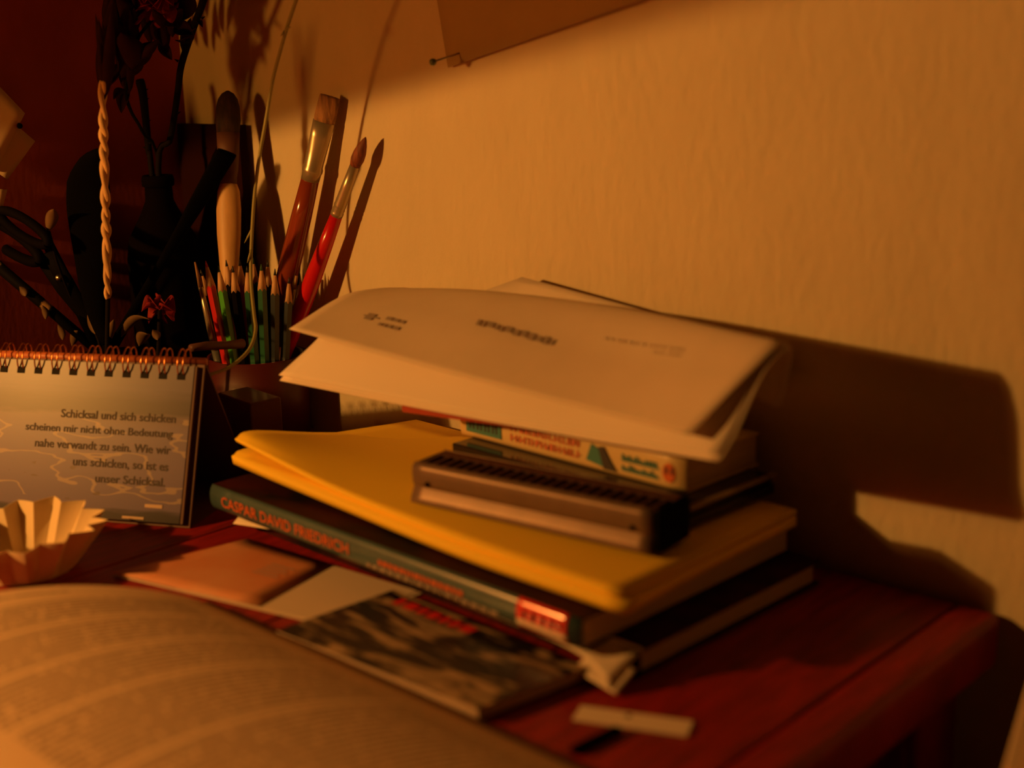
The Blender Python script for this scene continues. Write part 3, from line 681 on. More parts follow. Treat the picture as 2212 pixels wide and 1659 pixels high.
# ------------------------------------------------------------------ papers between the books
ep = [onz(245, 1242, .0012), onz(712, 1352, .0012), onz(915, 1280, .0012), onz(532, 1165, .0012)]
env = thing('envelope', 'grey-white envelope lying flat between the open book and the pile', 'envelope', sum(ep) / 4 * A(1, 1, 0) + A(0, 0, .0004))
def quadf(q): return lambda u, v: lerp(lerp(q[0], q[1], u), lerp(q[3], q[2], u), v)
MB().surf(quadf(ep), 6, 6, 0.0006).build('sheet', M['sky_card'], env, smooth=False)
qf = quadf(ep)
fl = [qf(0.30, .02), qf(.98, .02), qf(.98, .98), qf(0.30, .98)]; fl = [p + A(0, 0, .0004) for p in fl]
MB().surf(quadf(fl), 3, 3, 0.0003).build('flap', M['sky_card'], env, smooth=False)
oc = [qf(0.0, .0), qf(.68, .02), qf(.52, .985), qf(.02, .99)]; oc = [p + A(0, 0, .0014) for p in oc]
M['orange_card'] = mat('orange_printed_card', (0.62, 0.30, 0.16), 0.6, var=0.35, vscale=18, col2=(0.58, 0.20, 0.08))
card = MB().surf(quadf(oc), 6, 6, 0.0005).build('postcard', M['orange_card'], origin=sum(oc) / 4)
tag(card, 'orange printed card lying on the envelope beside the open book', 'card')
cf = quadf(oc); mb = MB()
for k in range(5):
    v0 = 0.50 + k * 0.05; mb.add(*on_sheet(cf, .62, .84 - .03 * (k % 2), v0, v0 + .02, .0004, 2))
mb.build('print_lines', M['grey_ink'], card, smooth=False, label='small block of dark print')

mg = [A(-0.505, 0.3672, 0), A(-0.372, 0.372, 0), A(-0.362, 0.4325, 0), A(-0.498, 0.4385, 0)]
mgc = [p + A(0, 0, .0016) for p in mg]
mag = thing('magazine', 'dark magazine with a blurred photo cover and red title, half under the pile', 'magazine', sum(mg) / 4)
mb = MB(); mb.prism(mgc, (0, 0, 0.0054)); mb.build('page_block', M['page_edge'], mag, smooth=False)
MB().surf(quadf([p + A(0, 0, .0066) for p in mg]), 8, 6, -0.0005).build('cover', M['magazine'], mag, smooth=False)
# keep the magazine sitting on the desk: a thin back cover
mb = MB(); mb.prism([p + A(0, 0, .0002) for p in mg], (0, 0, 0.0013)); mb.build('back_cover', M['black'], mag, smooth=False)
mf = quadf([p + A(0, 0, .0072) for p in mg]); mb = MB(); r6 = random.Random(8); u = .10
while u < .52: wd = r6.uniform(.03, .06); mb.add(*on_sheet(mf, u, u + wd, .82, .93, .0003, 2)); u += wd + .018
mb.build('title_print', M['red_label'], mag, smooth=False, label='red title print')

# slim dark ruler and pale tag at the lower right
tg = [onz(1236, 1540, .0012), onz(1335, 1583, .0012), onz(1500, 1562, .0012), onz(1370, 1512, .0012)]
o1, o2 = onz(1245, 1540, .001), onz(1490, 1575, .001)
d_ = (o2 - o1)[:2]; d_ = d_ / np.linalg.norm(d_); pn = A(-d_[1], d_[0], 0)
tgo = thing('paper_tag', 'pale paper tag with a punched hole lying on the desk at lower right', 'tag', (o1 + o2) / 2 * A(1, 1, 0))
L_ = np.linalg.norm((o2 - o1)[:2]); dd = A(d_[0], d_[1], 0)
c0 = o1 - pn * .006
mb = MB(); mb.prism([c0 + dd * 0 + A(0, 0, -.0006), c0 + dd * L_ + A(0, 0, -.0006), c0 + dd * L_ + pn * .013 + A(0, 0, -.0006), c0 + pn * .013 + A(0, 0, -.0006)], (0, 0, .0008)); mb.build('strip', M['paper'], tgo, smooth=False)
hc = c0 + dd * L_ * .45 + pn * .0095
MB().lathe(hc * A(1, 1, 0) + A(0, 0, .0011), [(0.0001, 0), (.0013, 0), (.0013, .0003), (.0001, .0003)], 14).build('eyelet', M['hole'], tgo)
r0, r1 = onz(1240, 1628, .001), onz(1330, 1585, .001)
rp = [onz(1232, 1624, 0.0004), onz(1250, 1632, 0.0004), onz(1345, 1585, 0.0004), onz(1328, 1578, 0.0004)]
o = MB().prism(rp, (0, 0, .0025)).build('dark_stick', M['black_wood'], origin=sum(rp) / 4, smooth=False); tag(o, 'short thin black stick lying on the desk below the paper tag', 'stick')

# pale side table past the right end of the desk
q0, q1 = onz(2224, 1448, .002), onz(2165, 1659, .002)
e_ = (q1 - q0) / np.linalg.norm(q1 - q0); f_ = A(-e_[1], e_[0], 0)
if f_[0] < 0: f_ = -f_
st = thing('side_table', 'pale side table past the right end of the desk, cut by the frame', 'table', q0 + f_ * .15 + e_ * .12 + A(0, 0, -.752))
o = MB().box(q0 - A(0, 0, .022), e_ * .26, f_ * .15, A(0, 0, .022)).build('tabletop', M['board'], st, smooth=False); bevel(o, .002)
for (a, b) in ((.01, .02), (.22, .02), (.01, .12), (.22, .12)):
    MB().box(q0 + e_ * a + f_ * b + A(0, 0, -.752), e_ * .025, f_ * .025, A(0, 0, .730)).build('leg', M['board'], st, smooth=False)

# ------------------------------------------------------------------ pot of pencils
pt = A(-0.804, 0.585, 0.0); PR, PH = 0.0365, 0.067
pot = thing('pencil_pot', 'round dark red pot crammed with pencils and brushes behind the calendar', 'pot', pt)
MB().lathe(pt, [(0.0005, 0.004), (PR, 0.004), (PR, PH), (PR - 0.003, PH), (PR - 0.003, 0.008), (0.0005, 0.008)], 48).build('body', M['cup_red'], pot)
MB().lathe(pt, [(0.0005, 0.0), (PR + 0.0022, 0.0), (PR + 0.0022, 0.0055), (PR - .0005, 0.0075), (0.0005, 0.0075)], 48).build('foot_ring', M['cup_red'], pot)
def axes(p, q):
    d = A(*q) - A(*p); L = np.linalg.norm(d); return d / L, L
SH = {}
def pencil_meshes():
    """one pencil of unit parts along +z: shaft, sharpened cone, lead; tip at z = 0, body downwards"""
    R = 0.0037
    hexa = [(R * math.cos(math.pi / 3 * k), R * math.sin(math.pi / 3 * k)) for k in range(6)]
    def mk(nm, v, f, sm):
        me = bpy.data.meshes.new(nm); me.from_pydata(v, [], f); me.materials.append(M['wood'])
        for p in me.polygons: p.use_smooth = sm
        bm = bmesh.new(); bm.from_mesh(me); bmesh.ops.recalc_face_normals(bm, faces=bm.faces); bm.to_mesh(me); bm.free(); return me
    v = [(x, y, -0.150) for x, y in hexa]
    top = []
    for k in range(24):                                    # scalloped paint edge
        a = 2 * math.pi * k / 24; rr = R * math.cos(math.pi / 6) / math.cos(((a + math.pi / 6) % (math.pi / 3)) - math.pi / 6) if False else None
        j = k // 4; f = (k % 4) / 4; x = hexa[j][0] * (1 - f) + hexa[(j + 1) % 6][0] * f; y = hexa[j][1] * (1 - f) + hexa[(j + 1) % 6][1] * f
        top.append((x, y, -0.0185 + 0.0022 * abs(f - 0.5) * -2 + .001))
    bot = [(x, y, -0.150) for x, y, z in top]
    f_ = [(k, (k + 1) % 24, 24 + (k + 1) % 24, 24 + k) for k in range(24)] + [tuple(range(24))[::-1], tuple(range(24, 48))]
    SH['shaft'] = mk('shaft', bot + top, f_, False)
    c = [(x * .98, y * .98, z) for x, y, z in top]; t2 = [(0.0011 * math.cos(2 * math.pi * k / 24), 0.0011 * math.sin(2 * math.pi * k / 24), -0.0048) for k in range(24)]
    SH['cone'] = mk('cone', c + t2, f_, True)
    t3 = [(x * .25, y * .25, -0.0002) for x, y, z in t2]
    SH['lead'] = mk('lead', t2 + t3, f_, True)
pencil_meshes()
tcam = CAM - pt; tcam[2] = 0; tcam /= np.linalg.norm(tcam); rgt = A(-tcam[1], tcam[0], 0)
def onpot(x, y, dep):
    """pixel ray met with the upright plane across the pot, dep metres nearer than its axis"""
    r = ray((x, y)); return CAM + r * (((pt + tcam * dep - CAM) @ tcam) / (r @ tcam))
def pot_base(p, q, z=.010, lim=.0275):
    """foot inside the pot of the line from p through q"""
    b = A(*p) + (A(*q) - A(*p)) * ((z - p[2]) / (q[2] - p[2])); h = b - pt; h[2] = 0; L = np.linalg.norm(h)
    if L > lim: h = h / L * lim
    return A(pt[0] + h[0], pt[1] + h[1], z)
def pencil(px, py, row, shaft_m, lead_m, label, group='pencils in the round pot'):
    dep = .022
    for _ in range(3):
        tip = onpot(px, py, dep); sb = float(np.clip(((tip - pt) @ rgt) * .48, -.021, .021)); dep = math.sqrt(max(0, .0288 ** 2 - sb ** 2)) * row
    b = pt + rgt * sb + tcam * dep + A(0, 0, .010); d, L = axes(b, tip)
    r = bpy.data.objects.new('pencil', None); COL.objects.link(r); r.empty_display_size = .01
    r.location = Vector(tip); r.rotation_mode = 'QUATERNION'
    r.rotation_quaternion = Vector(d).to_track_quat('Z', 'Y')
    r['label'] = label; r['category'] = 'pencil'; r['group'] = group
    for nm, mm in (('shaft', shaft_m), ('cone', M['pencil_wood']), ('lead', lead_m)):
        o = bpy.data.objects.new(nm, SH[nm]); COL.objects.link(o); o.parent = r
        o.material_slots[0].link = 'OBJECT'; o.material_slots[0].material = mm
    return r
def pb(dx, dy): return (pt[0] + dx, pt[1] + dy, 0.010)
# front row, left to right
pencil(444, 563, .97, M['red_pencil'], M['lead_red'], 'bright red pencil, the only red one in the pot')
pencil(471, 573, .97, M['green'], M['lead_green'], 'light green pencil just right of the red pencil')
pencil(502, 574, .97, M['black'], M['lead_dark'], 'black pencil just right of the light green pencil')
pencil(533, 574, .97, M['dark_green'], M['lead_dark'], 'dark green pencil right behind the hanging plant stem')
pencil(564, 570, .97, M['dark_green'], M['lead_green'], 'dark green pencil with a green lead, right of the hanging stem')
pencil(594, 580, .97, M['blue_black'], M['lead_dark'], 'blue-black pencil below the flat brush handle')
pencil(625, 598, .97, M['blue_black'], M['lead_dark'], 'blue-black pencil at the right end of the front row')
# back row
for i, (px, py, mm, lm, lab) in enumerate((
        (488, 561, 'black', 'lead_dark', 'dark pencil behind the light green and the black pencil'),
        (517, 560, 'brush_brown', 'lead_dark', 'brown pencil tip behind, left of the hanging stem'),
        (546, 556, 'dark_green', 'lead_green', 'dark green pencil behind, its tip touching the hanging stem'),
        (578, 562, 'black', 'lead_dark', 'dark pencil behind, tip highest right of the hanging stem'),
        (606, 574, 'brush_brown', 'lead_dark', 'brown pencil behind, tip beside the flat brush handle'),
        (433, 582, 'black', 'lead_dark', 'dark pencil behind the thin silver brush at the left'))):
    pencil(px, py, (-.05, .30)[i % 2], M[mm], M[lm], lab)
def along(b, t, f): return lerp(b, t, f)
def rod_thing(name, label, cat, base, tip, segs, group=None):
    """segs: (part name, f0, f1, r0, r1, material)"""
    t = thing(name, label, cat, base, group)
    for (pn, f0, f1, r0, r1, mm) in segs:
        MB().tube([along(base, tip, f0), along(base, tip, (f0 + f1) / 2), along(base, tip, f1)], [r0, (r0 + r1) / 2, r1], 14).build(pn, mm, t)
    return t
BR = 'paint brushes in the round pot'
# thin brushes
t_ = onpot(421, 566, .016); b_ = pot_base(t_, onpot(462, 742, .014))
rod_thing('paint_brush', 'thin brush with a long silver ferrule at the left rim of the pot', 'brush', b_, t_,
          (('handle', 0, .50, .0022, .0030, M['grey_lacquer']), ('ferrule', .50, .87, .0031, .0017, M['ferrule']), ('bristles', .86, 1, .0018, .0006, M['bristle'])), BR)
t_ = onpot(429, 590, .008); b_ = pot_base(t_, onpot(462, 700, .008))
rod_thing('paint_brush', 'thin brush with a dull brown ferrule beside the silver one', 'brush', b_, t_,
          (('handle', 0, .52, .0018, .0024, M['black']), ('ferrule', .52, .92, .0024, .0014, M['brass']), ('bristles', .91, 1, .0015, .0005, M['bristle_dark'])), BR)
t_ = onpot(641, 596, .012); b_ = pot_base(t_, onpot(612, 720, .010))
rod_thing('paint_brush', 'thin brush with a pale tip at the right end of the pencils', 'brush', b_, t_,
          (('handle', 0, .55, .0020, .0026, M['brush_brown']), ('ferrule', .55, .93, .0026, .0015, M['brass']), ('bristles', .92, 1, .0017, .0012, M['straw'])), BR)
t_ = onpot(641, 560, -.002); b_ = pot_base(t_, onpot(622, 700, -.002))
rod_thing('paint_brush', 'short brush with a rounded black tip between flat brush and red brush', 'brush', b_, t_,
          (('handle', 0, .7, .0025, .0032, M['black']), ('ferrule', .7, .86, .0034, .0036, M['steel']), ('bristles', .855, .97, .0042, .0036, M['black']), ('bristle_tip', .965, 1, .0036, .0012, M['black'])), BR)
# round red brush
t_ = ony(790, 296, .612); b_ = pot_base(t_, onpot(648, 655, -.006))
d, L = axes(b_, t_)
rb = thing('paint_brush', 'tall round brush with a bright red handle leaning right against the wall', 'brush', b_, BR)
def f_at(px, py, Y): p = ony(px, py, Y); return float((p - b_) @ d / L)
fh = f_at(712, 468, .602)
pts = [along(b_, t_, f) for f in np.linspace(0, fh, 8)]
MB().tube(pts, [.0028, .0040, .0050, .0058, .0062, .0062, .0054, .0043], 20).build('handle', M['brush_red'], rb)
fb_ = f_at(765, 365, .606)
pts = [along(b_, t_, fh + (fb_ - fh) * k) for k in (0, .06, .09, .12, .16, .19, .22, .55, 1)]
MB().tube(pts, [.0045, .0046, .0041, .0046, .0041, .0045, .0044, .0041, .0036], 20).build('ferrule', M['ferrule'], rb)
pts = [along(b_, t_, fb_ + (1 - fb_) * k) for k in (-.08, .2, .45, .7, .9, 1)]
MB().tube(pts, [.0034, .0047, .0044, .0031, .0015, .0003], 16).build('bristles', M['bristle_red'], rb)
# flat brush
t_ = ony(713, 208, .614); b_ = pot_base(t_, onpot(604, 590, -.016))
d, L = axes(b_, t_)
fb2 = thing('paint_brush', 'tall flat brush with a red-brown handle and square-cut tan bristles', 'brush', b_, BR)
side = CR - d * (CR @ d)
fh = f_at(664, 395, .60)
MB().tube([along(b_, t_, f) for f in np.linspace(0, fh, 8)], [.0035, .0045, .0060, .0072, .0078, .0079, .0074, .0064], 24).build('handle', M['brush_brown'], fb2)
f1_, f2_ = f_at(674, 368, .603), f_at(702, 268, .61)
pts = [along(b_, t_, f) for f in (fh - .005, fh + (f1_ - fh) * .4, fh + (f1_ - fh) * .6, fh + (f1_ - fh) * .8, f1_, f1_ + (f2_ - f1_) * .33, f1_ + (f2_ - f1_) * .66, f2_)]
MB().flat(pts, [.0066, .0068, .0074, .0074, .0068, .0070, .0074, .0078], [.0066, .0068, .0074, .0074, .0066, .0054, .0042, .0036], side, 24).build('ferrule', M['ferrule'], fb2)
pts = [along(b_, t_, f2_ + (1 - f2_) * k) for k in (-.05, .2, .6, .93, 1)]
MB().flat(pts, [.0072, .0076, .0074, .0072, .0069], [.0032, .0034, .0030, .0024, .0018], side, 24).build('bristles', M['bristle'], fb2)
# big varnish brush with a wooden handle
t_ = ony(492, 196, .600); b_ = pot_base(t_, onpot(478, 560, -.008))
d, L = axes(b_, t_)
vb = thing('paint_brush', 'large brush with domed dark bristles and a pale wooden handle behind the pencils', 'brush', b_, BR)
side = CR - d * (CR @ d)
g0, g1, g2 = f_at(484, 402, .594), f_at(488, 372, .596), f_at(490, 290, .598)
pts = [along(b_, t_, f) for f in (0, g0 * .45, g0 * .66, g0 * .80, g0 * .90, g0 * .97, g0)]
MB().flat(pts, [.005, .0055, .0068, .0088, .0092, .0082, .0062], [.004, .0046, .0055, .0062, .0062, .0056, .005], side, 20).build('handle', M['wood'], vb)
pts = [along(b_, t_, f) for f in (g0 - .005, (g0 + g1) / 2, g1, (g1 + g2) / 2, g2)]
MB().flat(pts, [.0060, .0062, .0072, .0080, .0086], [.005, .005, .0055, .006, .006], side, 20).build('ferrule', M['book_cover'], vb)  # ferrule and bristle colours darkened to stand for the shadow on this brush
pts = [along(b_, t_, g2 + (1 - g2) * k) for k in (-.05, .3, .6, .8, .93, 1)]
MB().flat(pts, [.0082, .0094, .0088, .0072, .0045, .001], [.0058, .0066, .0062, .0050, .0032, .0008], side, 20).build('bristles', M['bristle_dark'], vb)
# small wooden stick lying across the front of the pencils
s0, s1 = ony(412, 752, .494), ony(524, 742, .540)
o = MB().tube([s0, lerp(s0, s1, .3) + A(0, 0, .0006), lerp(s0, s1, .7) - A(0, 0, .0003), s1], [.0026, .0030, .0029, .0034], 10).build('twig', M['book_cover'], origin=s0)
tag(o, 'short brown twig lying level across the front of the pencils', 'twig')

bk0, bk1 = -0.927, -0.846
db = MB().box((bk0, 0.6135, 0.0), (bk1 - bk0, 0, 0), (0, 0.007, 0), (0, 0, 0.232)).build('drawing_board', M['dark_board'], smooth=False, origin=((bk0 + bk1) / 2, .617, 0))
tag(db, 'very dark brown flat board standing in the corner behind the bottle', 'board')
rx = Frame((-0.7475, 0.507, 0.0), math.radians(-6))
rbx = thing('red_box', 'small dark red box with a stepped foot between calendar and yellow pads', 'box', rx.p(.022, .012, 0))
mb = MB(); fbox(mb, rx, 0.001, .044, .001, .025, .0075, .062); bevel(mb.build('body', M['cup_red'], rbx, smooth=False), .0015)
mb = MB(); fbox(mb, rx, -.001, .046, -.001, .027, 0, .007); bevel(mb.build('foot', M['cup_red'], rbx, smooth=False), .001)

# ------------------------------------------------------------------ jar behind the calendar with sticks, plait, scissors
jc = A(-0.862, 0.500, 0.0)
jar = thing('jar', 'dark jar hidden behind the calendar holding scissors, sticks and the plait', 'jar', jc)
MB().lathe(jc, [(.0005, 0), (.030, 0), (.032, .004), (.032, .070), (.0295, .070), (.0295, .006), (.0005, .006)], 36).build('body', M['bottle'], jar)
MB().lathe(jc, [(.0318, .066), (.0342, .067), (.0342, .072), (.0318, .073)], 36).build('rim', M['bottle'], jar)
def jb(dx, dy): return A(jc[0] + dx, jc[1] + dy, 0.008)
# straw plait: three strands
top, bot = ony(221, 175, .478), ony(233, 645, .474)
pl = thing('straw_plait', 'golden plaited straw braid standing upright left of the dark bottle', 'plait', bot)
ax_, LL = axes(bot, top); e1 = CR - ax_ * (CR @ ax_); e1 /= np.linalg.norm(e1); e2 = np.cross(ax_, e1)
for s in range(2):
    pts = []; rad = []
    for k in range(120):
        f = k / 119; ph = 2 * math.pi * (f * 5.5 + .12 * math.sin(f * 17) + s / 2.0)
        pts.append(lerp(bot, top, f) + e1 * 0.0013 * math.sin(ph) + e2 * 0.0013 * math.cos(ph)); rad.append((.0020 + .0003 * math.sin(f * 41 + s)) * (0.55 + .45 * min(1, f * 6)) * (1 - .25 * max(0, (f - .8) * 5)))
    MB().tube(pts, rad, 8).build('strand', M['straw'], pl)
MB().tube([bot, bot + (jb(.004, -.016) - bot) * .5, jb(.004, -.016)], [.0016, .0014, .0012], 8).build('stalk', M['stem'], pl)
mb = MB()
def leaf_fn(a, b, wd, cup, bend):
    a, b = A(*a), A(*b); ax = b - a; L = np.linalg.norm(ax); t = ax / L
    s_ = CR - t * (CR @ t); s_ /= np.linalg.norm(s_); n_ = np.cross(t, s_)
    def fn(u, v):
        w_ = wd * math.sin(math.pi * min(1, max(0, v ** .8))) ** 0.9 + wd * .02
        return a + ax * v + s_ * (u - .5) * 2 * w_ + n_ * (cup * (abs(u - .5) * 2) ** 2 * w_ + bend * L * math.sin(math.pi * v))
    return fn
for (x0, y0, x1, y1, wd) in ((222, 200, 213, 40, .0035), (226, 215, 240, 20, .004), (219, 140, 206, 30, .002)):
    MB().surf(leaf_fn(ony(x0, y0, .478), ony(x1, y1, .480), wd, .5, .03), 4, 10, .0003).build('leaf', M['dry_leaf'], pl)

# black paddle brush (big dark silhouette)
path = [(232, 742), (212, 690), (200, 620), (196, 560), (192, 500), (190, 450), (192, 400), (204, 350), (216, 322)]
pts = smooth_pts([ony(x, y, .487) for x, y in path], 24)
wd = np.interp(np.linspace(0, 1, 24), np.linspace(0, 1, 9), [.004, .006, .0095, .0115, .0135, .0150, .0150, .0095, .001])
hb = thing('hair_brush', 'large black rounded brush head standing behind the straw plait', 'brush', jb(.002, .012))
MB().flat(pts, wd, [.004] * 23 + [.001], CR, 24).build('head', M['black_wood'], hb)
MB().tube([pts[0], jb(.002, .012)], [.004, .0045], 12).build('handle', M['black_wood'], hb)
# flat black spatula leaning right
b0_, t0_ = ony(246, 745, .496), ony(491, 328, .530)
sp_ = thing('spatula', 'flat black wooden spatula leaning right in front of the pale-handled brush', 'spatula', jb(.012, -.004))
side = CR + CU * .45
MB().flat([lerp(b0_, t0_, f) for f in (0, .2, .45, .62, .75, .9, .985, 1)], [.0040, .0036, .0034, .0044, .0058, .0068, .0072, .0068], [.0022] * 7 + [.0016], side, 18).build('blade', M['black_wood'], sp_)
MB().tube([b0_, jb(.012, -.004)], [.003, .003], 10).build('handle', M['black_wood'], sp_)
# long flecked stick and a second one
for k, (p0, p1, r0, r1, bx_, lab) in enumerate((((205, 752), (-60, 528), .0036, .0042, (-.010, -.008), 'black stick with worn pale flecks leaning far left'),
                                           ((214, 748), (100, 520), .0052, .0040, (-.004, .004), 'thick dark stick leaning left below the scissors'))):
    a, b = ony(*p0, .496), ony(*p1, .445 if k == 0 else .475)
    t = thing('stick', lab, 'stick', jb(*bx_))
    MB().tube([a, lerp(a, b, .5), b], [r0, (r0 + r1) / 2, r1], 10).build('rod', M['flecked'] if k == 0 else M['black_wood'], t)
    MB().tube([a, jb(*bx_)], [r0, r0 * .8], 10).build('lower_end', M['black_wood'], t)
# scissors
sc = thing('scissors', 'black-handled scissors stuck blades down in the jar at far left', 'scissors', jb(-.006, -.002))
def loop(cx_, cy_, lx, ly, ang, Y):
    pts = []
    for t in np.linspace(0, 2 * math.pi, 28):
        x = lx * math.cos(t); y = ly * math.sin(t); pts.append(ony(cx_ + x * math.cos(ang) - y * math.sin(ang), cy_ + x * math.sin(ang) + y * math.cos(ang), Y))
    return pts
an = math.atan2(70, 105)
MB().tube(loop(52, 492, 62, 17, an, .458), .0034, 10, cap=False).build('handle', M['black'], sc)
MB().tube(loop(20, 520, 78, 20, an, .463), .0038, 10, cap=False).build('handle', M['black'], sc)
j0 = ony(104, 545, .468); j1 = ony(218, 738, .498)
MB().flat([j0, lerp(j0, j1, .3), j1, jb(-.006, -.002)], [.0050, .0062, .0048, .0015], [.0016] * 4, CR, 12).build('blade', M['black'], sc)
MB().flat([ony(92, 560, .470), lerp(ony(92, 560, .470), j1, .35), j1 + A(0, .003, 0), jb(-.005, .001)], [.0050, .0058, .0045, .0015], [.0014] * 4, CR, 12).build('blade', M['black'], sc)
MB().tube([ony(128, 600, .472), ony(128, 600, .481)], .0026, 12).build('pivot', M['steel'], sc)
# dried sprig with pale leaves at the jar mouth
sg = thing('dried_sprig', 'dried sprig with pale curled leaves at the foot of the sticks', 'dried plant', jb(.004, -.014))
MB().tube(smooth_pts([ony(106, 500, .462), ony(128, 580, .470), ony(176, 690, .489), ony(215, 745, .492), jb(.004, -.014)], 20), .0010, 7).build('stem', M['stem'], sg)
for (x0, y0, x1, y1, wd, Y) in ((103, 502, 116, 452, .0042, .462), (205, 722, 190, 672, .0045, .487), (262, 728, 322, 690, .0042, .487), (300, 748, 318, 722, .0045, .488),
                                (155, 748, 168, 715, .0035, .487), (230, 748, 246, 690, .0028, .487), (135, 735, 125, 700, .0028, .488), (340, 735, 330, 712, .003, .488),
                                (98, 690, 92, 660, .0026, .470), (55, 640, 42, 618, .003, .462)):
    MB().surf(leaf_fn(ony(x0, y0, Y), ony(x1, y1, Y - .002), wd, .6, .12), 4, 10, .0003).build('leaf', M['pale_leaf'], sg)

# ------------------------------------------------------------------ dark bottle with dried roses
bc = A(-0.888, 0.567, 0.0)
bt = thing('bottle', 'dark brown bottle with a ringed neck behind the calendar, holding thorny stems', 'bottle', bc)
MB().lathe(bc, [(.0005, 0), (.026, 0), (.0275, .003), (.0275, .135), (.025, .150), (.016, .166), (.0105, .178), (.0100, .190), (.0080, .190), (.0075, .172), (.012, .158), (.0235, .134), (.0245, .006), (.0005, .006)], 40).build('body', M['bottle'], bt)
MB().lathe(bc, [(.0098, .188), (.0118, .1892), (.0122, .1935), (.0112, .1970), (.0082, .1970), (.0080, .188)], 40).build('lip', M['bottle'], bt)
neck = lambda dx, dy: bc + A(dx, dy, .196)
def thorn(parent, p, dirv, L=.0032):
    p = A(*p); dirv = A(*dirv); dirv = dirv / np.linalg.norm(dirv)
    MB().tube([p, p + dirv * L * .6, p + dirv * L], [.0011, .0005, .0001], 6).build('thorn', M['stem'], parent)
# cut stem
RG = 'thorny stems in the dark bottle'
ra = thing('rose_stem', 'thick cut thorny stem ending bluntly above the bottle', 'stem', bc + A(-.003, 0, .010), RG)
pa = smooth_pts([bc + A(-.003, 0, .010), neck(-.004, -.002), ony(322, 330, .565), ony(315, 260, .564), ony(309, 205, .563), ony(302, 172, .563)], 26)
MB().tube(pa, list(np.linspace(.0018, .0034, 25)) + [.0030], 10).build('stem', M['stem'], ra)
for (x, y, s) in ((318, 215, 1), (322, 262, 1), (326, 310, 1), (312, 320, -1), (316, 195, 1)): thorn(ra, ony(x - 4 * s, y, .564), CR * s + CU * .35)
# tall stem
rb_ = thing('rose_stem', 'slender thorny stem rising from the bottle out of the picture', 'stem', bc + A(.003, 0, .010), RG)
pb_ = smooth_pts([bc + A(.003, 0, .010), neck(.003, -.001), ony(368, 300, .566), ony(384, 200, .566), ony(392, 140, .566), ony(418, 60, .566), ony(440, 0, .566), ony(462, -70, .567)], 34)
MB().tube(pb_, list(np.linspace(.0021, .0026, 34)), 10).build('stem', M['stem'], rb_)
for (x, y, s) in ((380, 245, 1), (388, 132, -1), (432, 40, 1)): thorn(rb_, ony(x + 3 * s, y, .566), CR * s + CU * .5)
for (x0, y0, x1, y1, wd) in ((424, 60, 372, 48, .0040), (420, 70, 378, 86, .0036), (426, 48, 438, 60, .0022)):
    MB().surf(leaf_fn(ony(x0, y0, .565), ony(x1, y1, .562), wd, .7, .1), 4, 10, .0003).build('leaf', M['dry_leaf'], rb_)
# drooping dried rose
def YL(x): return .512 + .062 * (x - 205) / 235
rc = thing('dried_rose', 'drooping dried red rose with crumpled dark leaves at the top left', 'dried flower', bc + A(0, .003, .010), None)
pcv = smooth_pts([bc + A(0, .003, .010), neck(-.0005, .003), ony(308, 285, YL(308)), ony(283, 240, YL(283)), ony(272, 195, YL(272)), ony(283, 140, YL(283)), ony(300, 80, YL(300)), ony(330, 40, YL(330)), ony(345, -10, YL(345))], 40)
MB().tube(pcv, [.0012] * 40, 8).build('stem', M['stem'], rc)
for (x0, y0, x1, y1, wd) in ((270, 130, 236, 40, .0060), (262, 140, 232, 190, .0040), (275, 120, 262, 10, .0060), (272, 195, 245, 215, .0030), (280, 150, 330, 90, .0045), (300, 130, 345, 85, .0026),
                             (345, 60, 352, 100, .0030), (352, 55, 395, 20, .0050), (268, 165, 285, 75, .0050), (395, 45, 408, -20, .0050), (245, 90, 215, 150, .0032), (300, 60, 250, -10, .0050), (352, 62, 330, 20, .003), (285, 150, 262, 70, .0075), (262, 170, 300, 110, .006), (250, 120, 232, 60, .0065), (300, 40, 262, -60, .008), (375, 60, 420, 75, .0045), (390, 30, 372, -50, .007), (275, 190, 262, 245, .0035), (345, 90, 372, 130, .003)):
    Y = rng.uniform(-.006, .006)
    MB().surf(leaf_fn(ony(x0, y0, YL(x0) + Y), ony(x1, y1, YL(x1) + Y - .004), wd * 1.35, .8, rng.uniform(-.15, .15)), 4, 10, .0003).build('leaf', M['dry_leaf'], rc)
for k in range(20):
    x0, y0 = rng.uniform(214, 288), rng.uniform(40, 205)
    x1, y1 = x0 + rng.uniform(-26, 22), y0 - rng.uniform(70, 140)
    MB().surf(leaf_fn(ony(x0, y0, YL(x0)), ony(x1, y1, YL(x0) + rng.uniform(-.008, .006)), rng.uniform(.0028, .0052), .8, rng.uniform(-.1, .1)), 4, 9, .0003).build('leaf', M['dry_leaf'], rc)
for k in range(12):
    x0, y0 = rng.uniform(318, 412), rng.uniform(20, 120)
    MB().surf(leaf_fn(ony(x0, y0, .583), ony(x0 + rng.uniform(-24, 24), y0 - rng.uniform(50, 110), .580), rng.uniform(.003, .005), .8, rng.uniform(-.1, .1)), 4, 9, .0003).build('leaf', M['dry_leaf'], rc)
bl = ony(335, 5, YL(335))
for k in range(18):
    th = k * 2.4; rr = .007 + .0012 * k; d0 = A(math.cos(th), math.sin(th) * .8, -.35 + .05 * k)
    a_ = bl + d0 * .002; b2 = bl + d0 * rr + A(0, 0, -.004)
    MB().surf(leaf_fn(a_, b2, .0105, 1.0, .25), 5, 8, .0003).build('petal', M['petal'], rc)
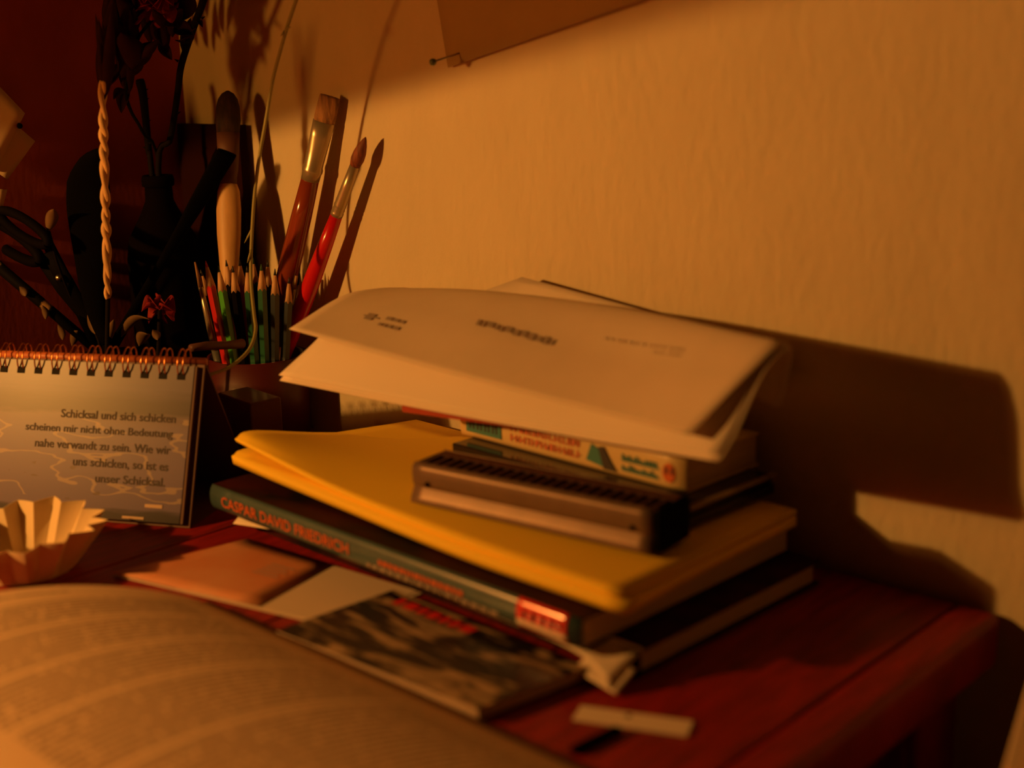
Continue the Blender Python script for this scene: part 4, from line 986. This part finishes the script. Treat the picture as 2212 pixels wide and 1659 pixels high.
# second small dried rose head low behind the calendar
rd = thing('dried_rose', 'dark red dried rose head low between bottle and jar', 'dried flower', A(-0.815, 0.497, 0.0))
hd = ony(345, 668, .500)
MB().tube([A(-0.815, 0.497, 0.0008), lerp(A(-0.815, 0.497, 0), hd, .5), hd], .0014, 8).build('stem', M['stem'], rd)
for k in range(10):
    th = k * 2.4; d0 = A(math.cos(th), math.sin(th), .5 - .08 * k)
    MB().surf(leaf_fn(hd + d0 * .002, hd + d0 * (.008 + .0006 * k), .0065, 1.0, .25), 5, 8, .0003).build('petal', M['petal'], rd)

# ------------------------------------------------------------------ hanging plant stem
vp = [((662, -70), .557), ((640, 0), .557), ((617, 70), .557), ((590, 170), .556), ((574, 262), .556), ((560, 340), .555), ((550, 420), .555), ((545, 490), .554), ((542, 560), .552), ((543, 620), .548), ((549, 680), .538), ((552, 715), .527), ((537, 757), .513), ((496, 793), .493), ((447, 811), .474)]
vn = thing('hanging_stem', 'thin pale green plant stem hanging down in a curve to the calendar', 'plant stem', ony(447, 811, .474))
MB().tube(smooth_pts([ony(*p, Y) for p, Y in vp], 70), [.0012] * 60 + list(np.linspace(.0012, .0011, 10)), 8).build('stem', M['vine'], vn)
for (a, b, Y) in (((546, 492), (528, 525), .554), ((543, 540), (534, 568), .552), ((617, 66), (606, 78), .557), ((618, 62), (628, 58), .557)):
    MB().tube([ony(*a, Y), lerp(ony(*a, Y), ony(*b, Y - .003), .6), ony(*b, Y - .003)], [.0010, .0007, .0002], 7).build('twig', M['vine'], vn)

# ------------------------------------------------------------------ things on the walls
pBL = ony(970, 146, .6225); pBR1 = ony(1390, 0, .6205); pTL1 = ony(946, 0, .6235)
ex = (pBR1 - pBL) * 1.5; ey = (pTL1 - pBL); ey = ey / np.linalg.norm(ey) * .30
po = MB().surf(lambda u, v: pBL + ex * u + ey * v - A(0, .0010 + .004 * u * (1 - v) * (1 - u), 0), 14, 14, 0.0004).build('poster', M['poster'], origin=pBL)
tag(po, 'yellowed sheet of paper hung aslant on the bright wall', 'poster')
pn_ = thing('map_pin', 'pin with a dull green head stuck in the bright wall beside the yellowed sheet', 'pin', ony(998, 113, .6215))
h_, e_ = ony(935, 134, .602), ony(998, 113, .6235)
MB().tube([e_, h_], .0006, 8).build('needle', M['steel'], pn_)
MB().lathe((0, 0, 0), [(.0001, -.0024), (.0014, -.0020), (.0023, 0), (.0014, .0020), (.0001, .0024)], 16, False)
dn = (h_ - e_) / np.linalg.norm(h_ - e_)
MB().tube([h_ + dn * t for t in (-.0022, -.0016, 0, .0016, .0022)], [.0006, .0018, .0024, .0018, .0005], 14).build('head', M['pin_green'], pn_)
XN = XW + 0.004
def note(corners, lab, out):
    q = []
    for (x, y), d0 in zip(corners, out): q.append(onx(x, y, XW + d0))
    o = MB().surf(quadf(q), 6, 6, 0.0005).build('paper_note', M['note'], origin=q[0]); tag(o, lab, 'note', 'paper notes on the left wall'); return o
note([(-110, 250), (-10, 370), (54, 245), (-45, 140)], 'upper buff note on the dark side wall, pin at its lower edge', (.003, .003, .020, .012))
note([(-60, 335), (16, 388), (76, 305), (0, 240)], 'middle buff note on the dark side wall, below the pin', (.002, .002, .010, .004))
note([(-90, 400), (-60, 480), (2, 462), (16, 410)], 'lowest buff note on the dark side wall, only a corner showing', (.003, .003, .010, .014))
p2 = onx(42, 272, XW + .017)
pn2 = thing('push_pin', 'small black pin between the notes on the dark side wall', 'pin', onx(42, 272, XW))
MB().tube([p2, A(XW + .0005, p2[1] + .002, p2[2])], .0005, 7).build('needle', M['steel'], pn2)
MB().tube([p2 + A(k, 0, 0) for k in (-.001, 0, .0014, .002)], [.0008, .0020, .0018, .0004], 12).build('head', M['black'], pn2)
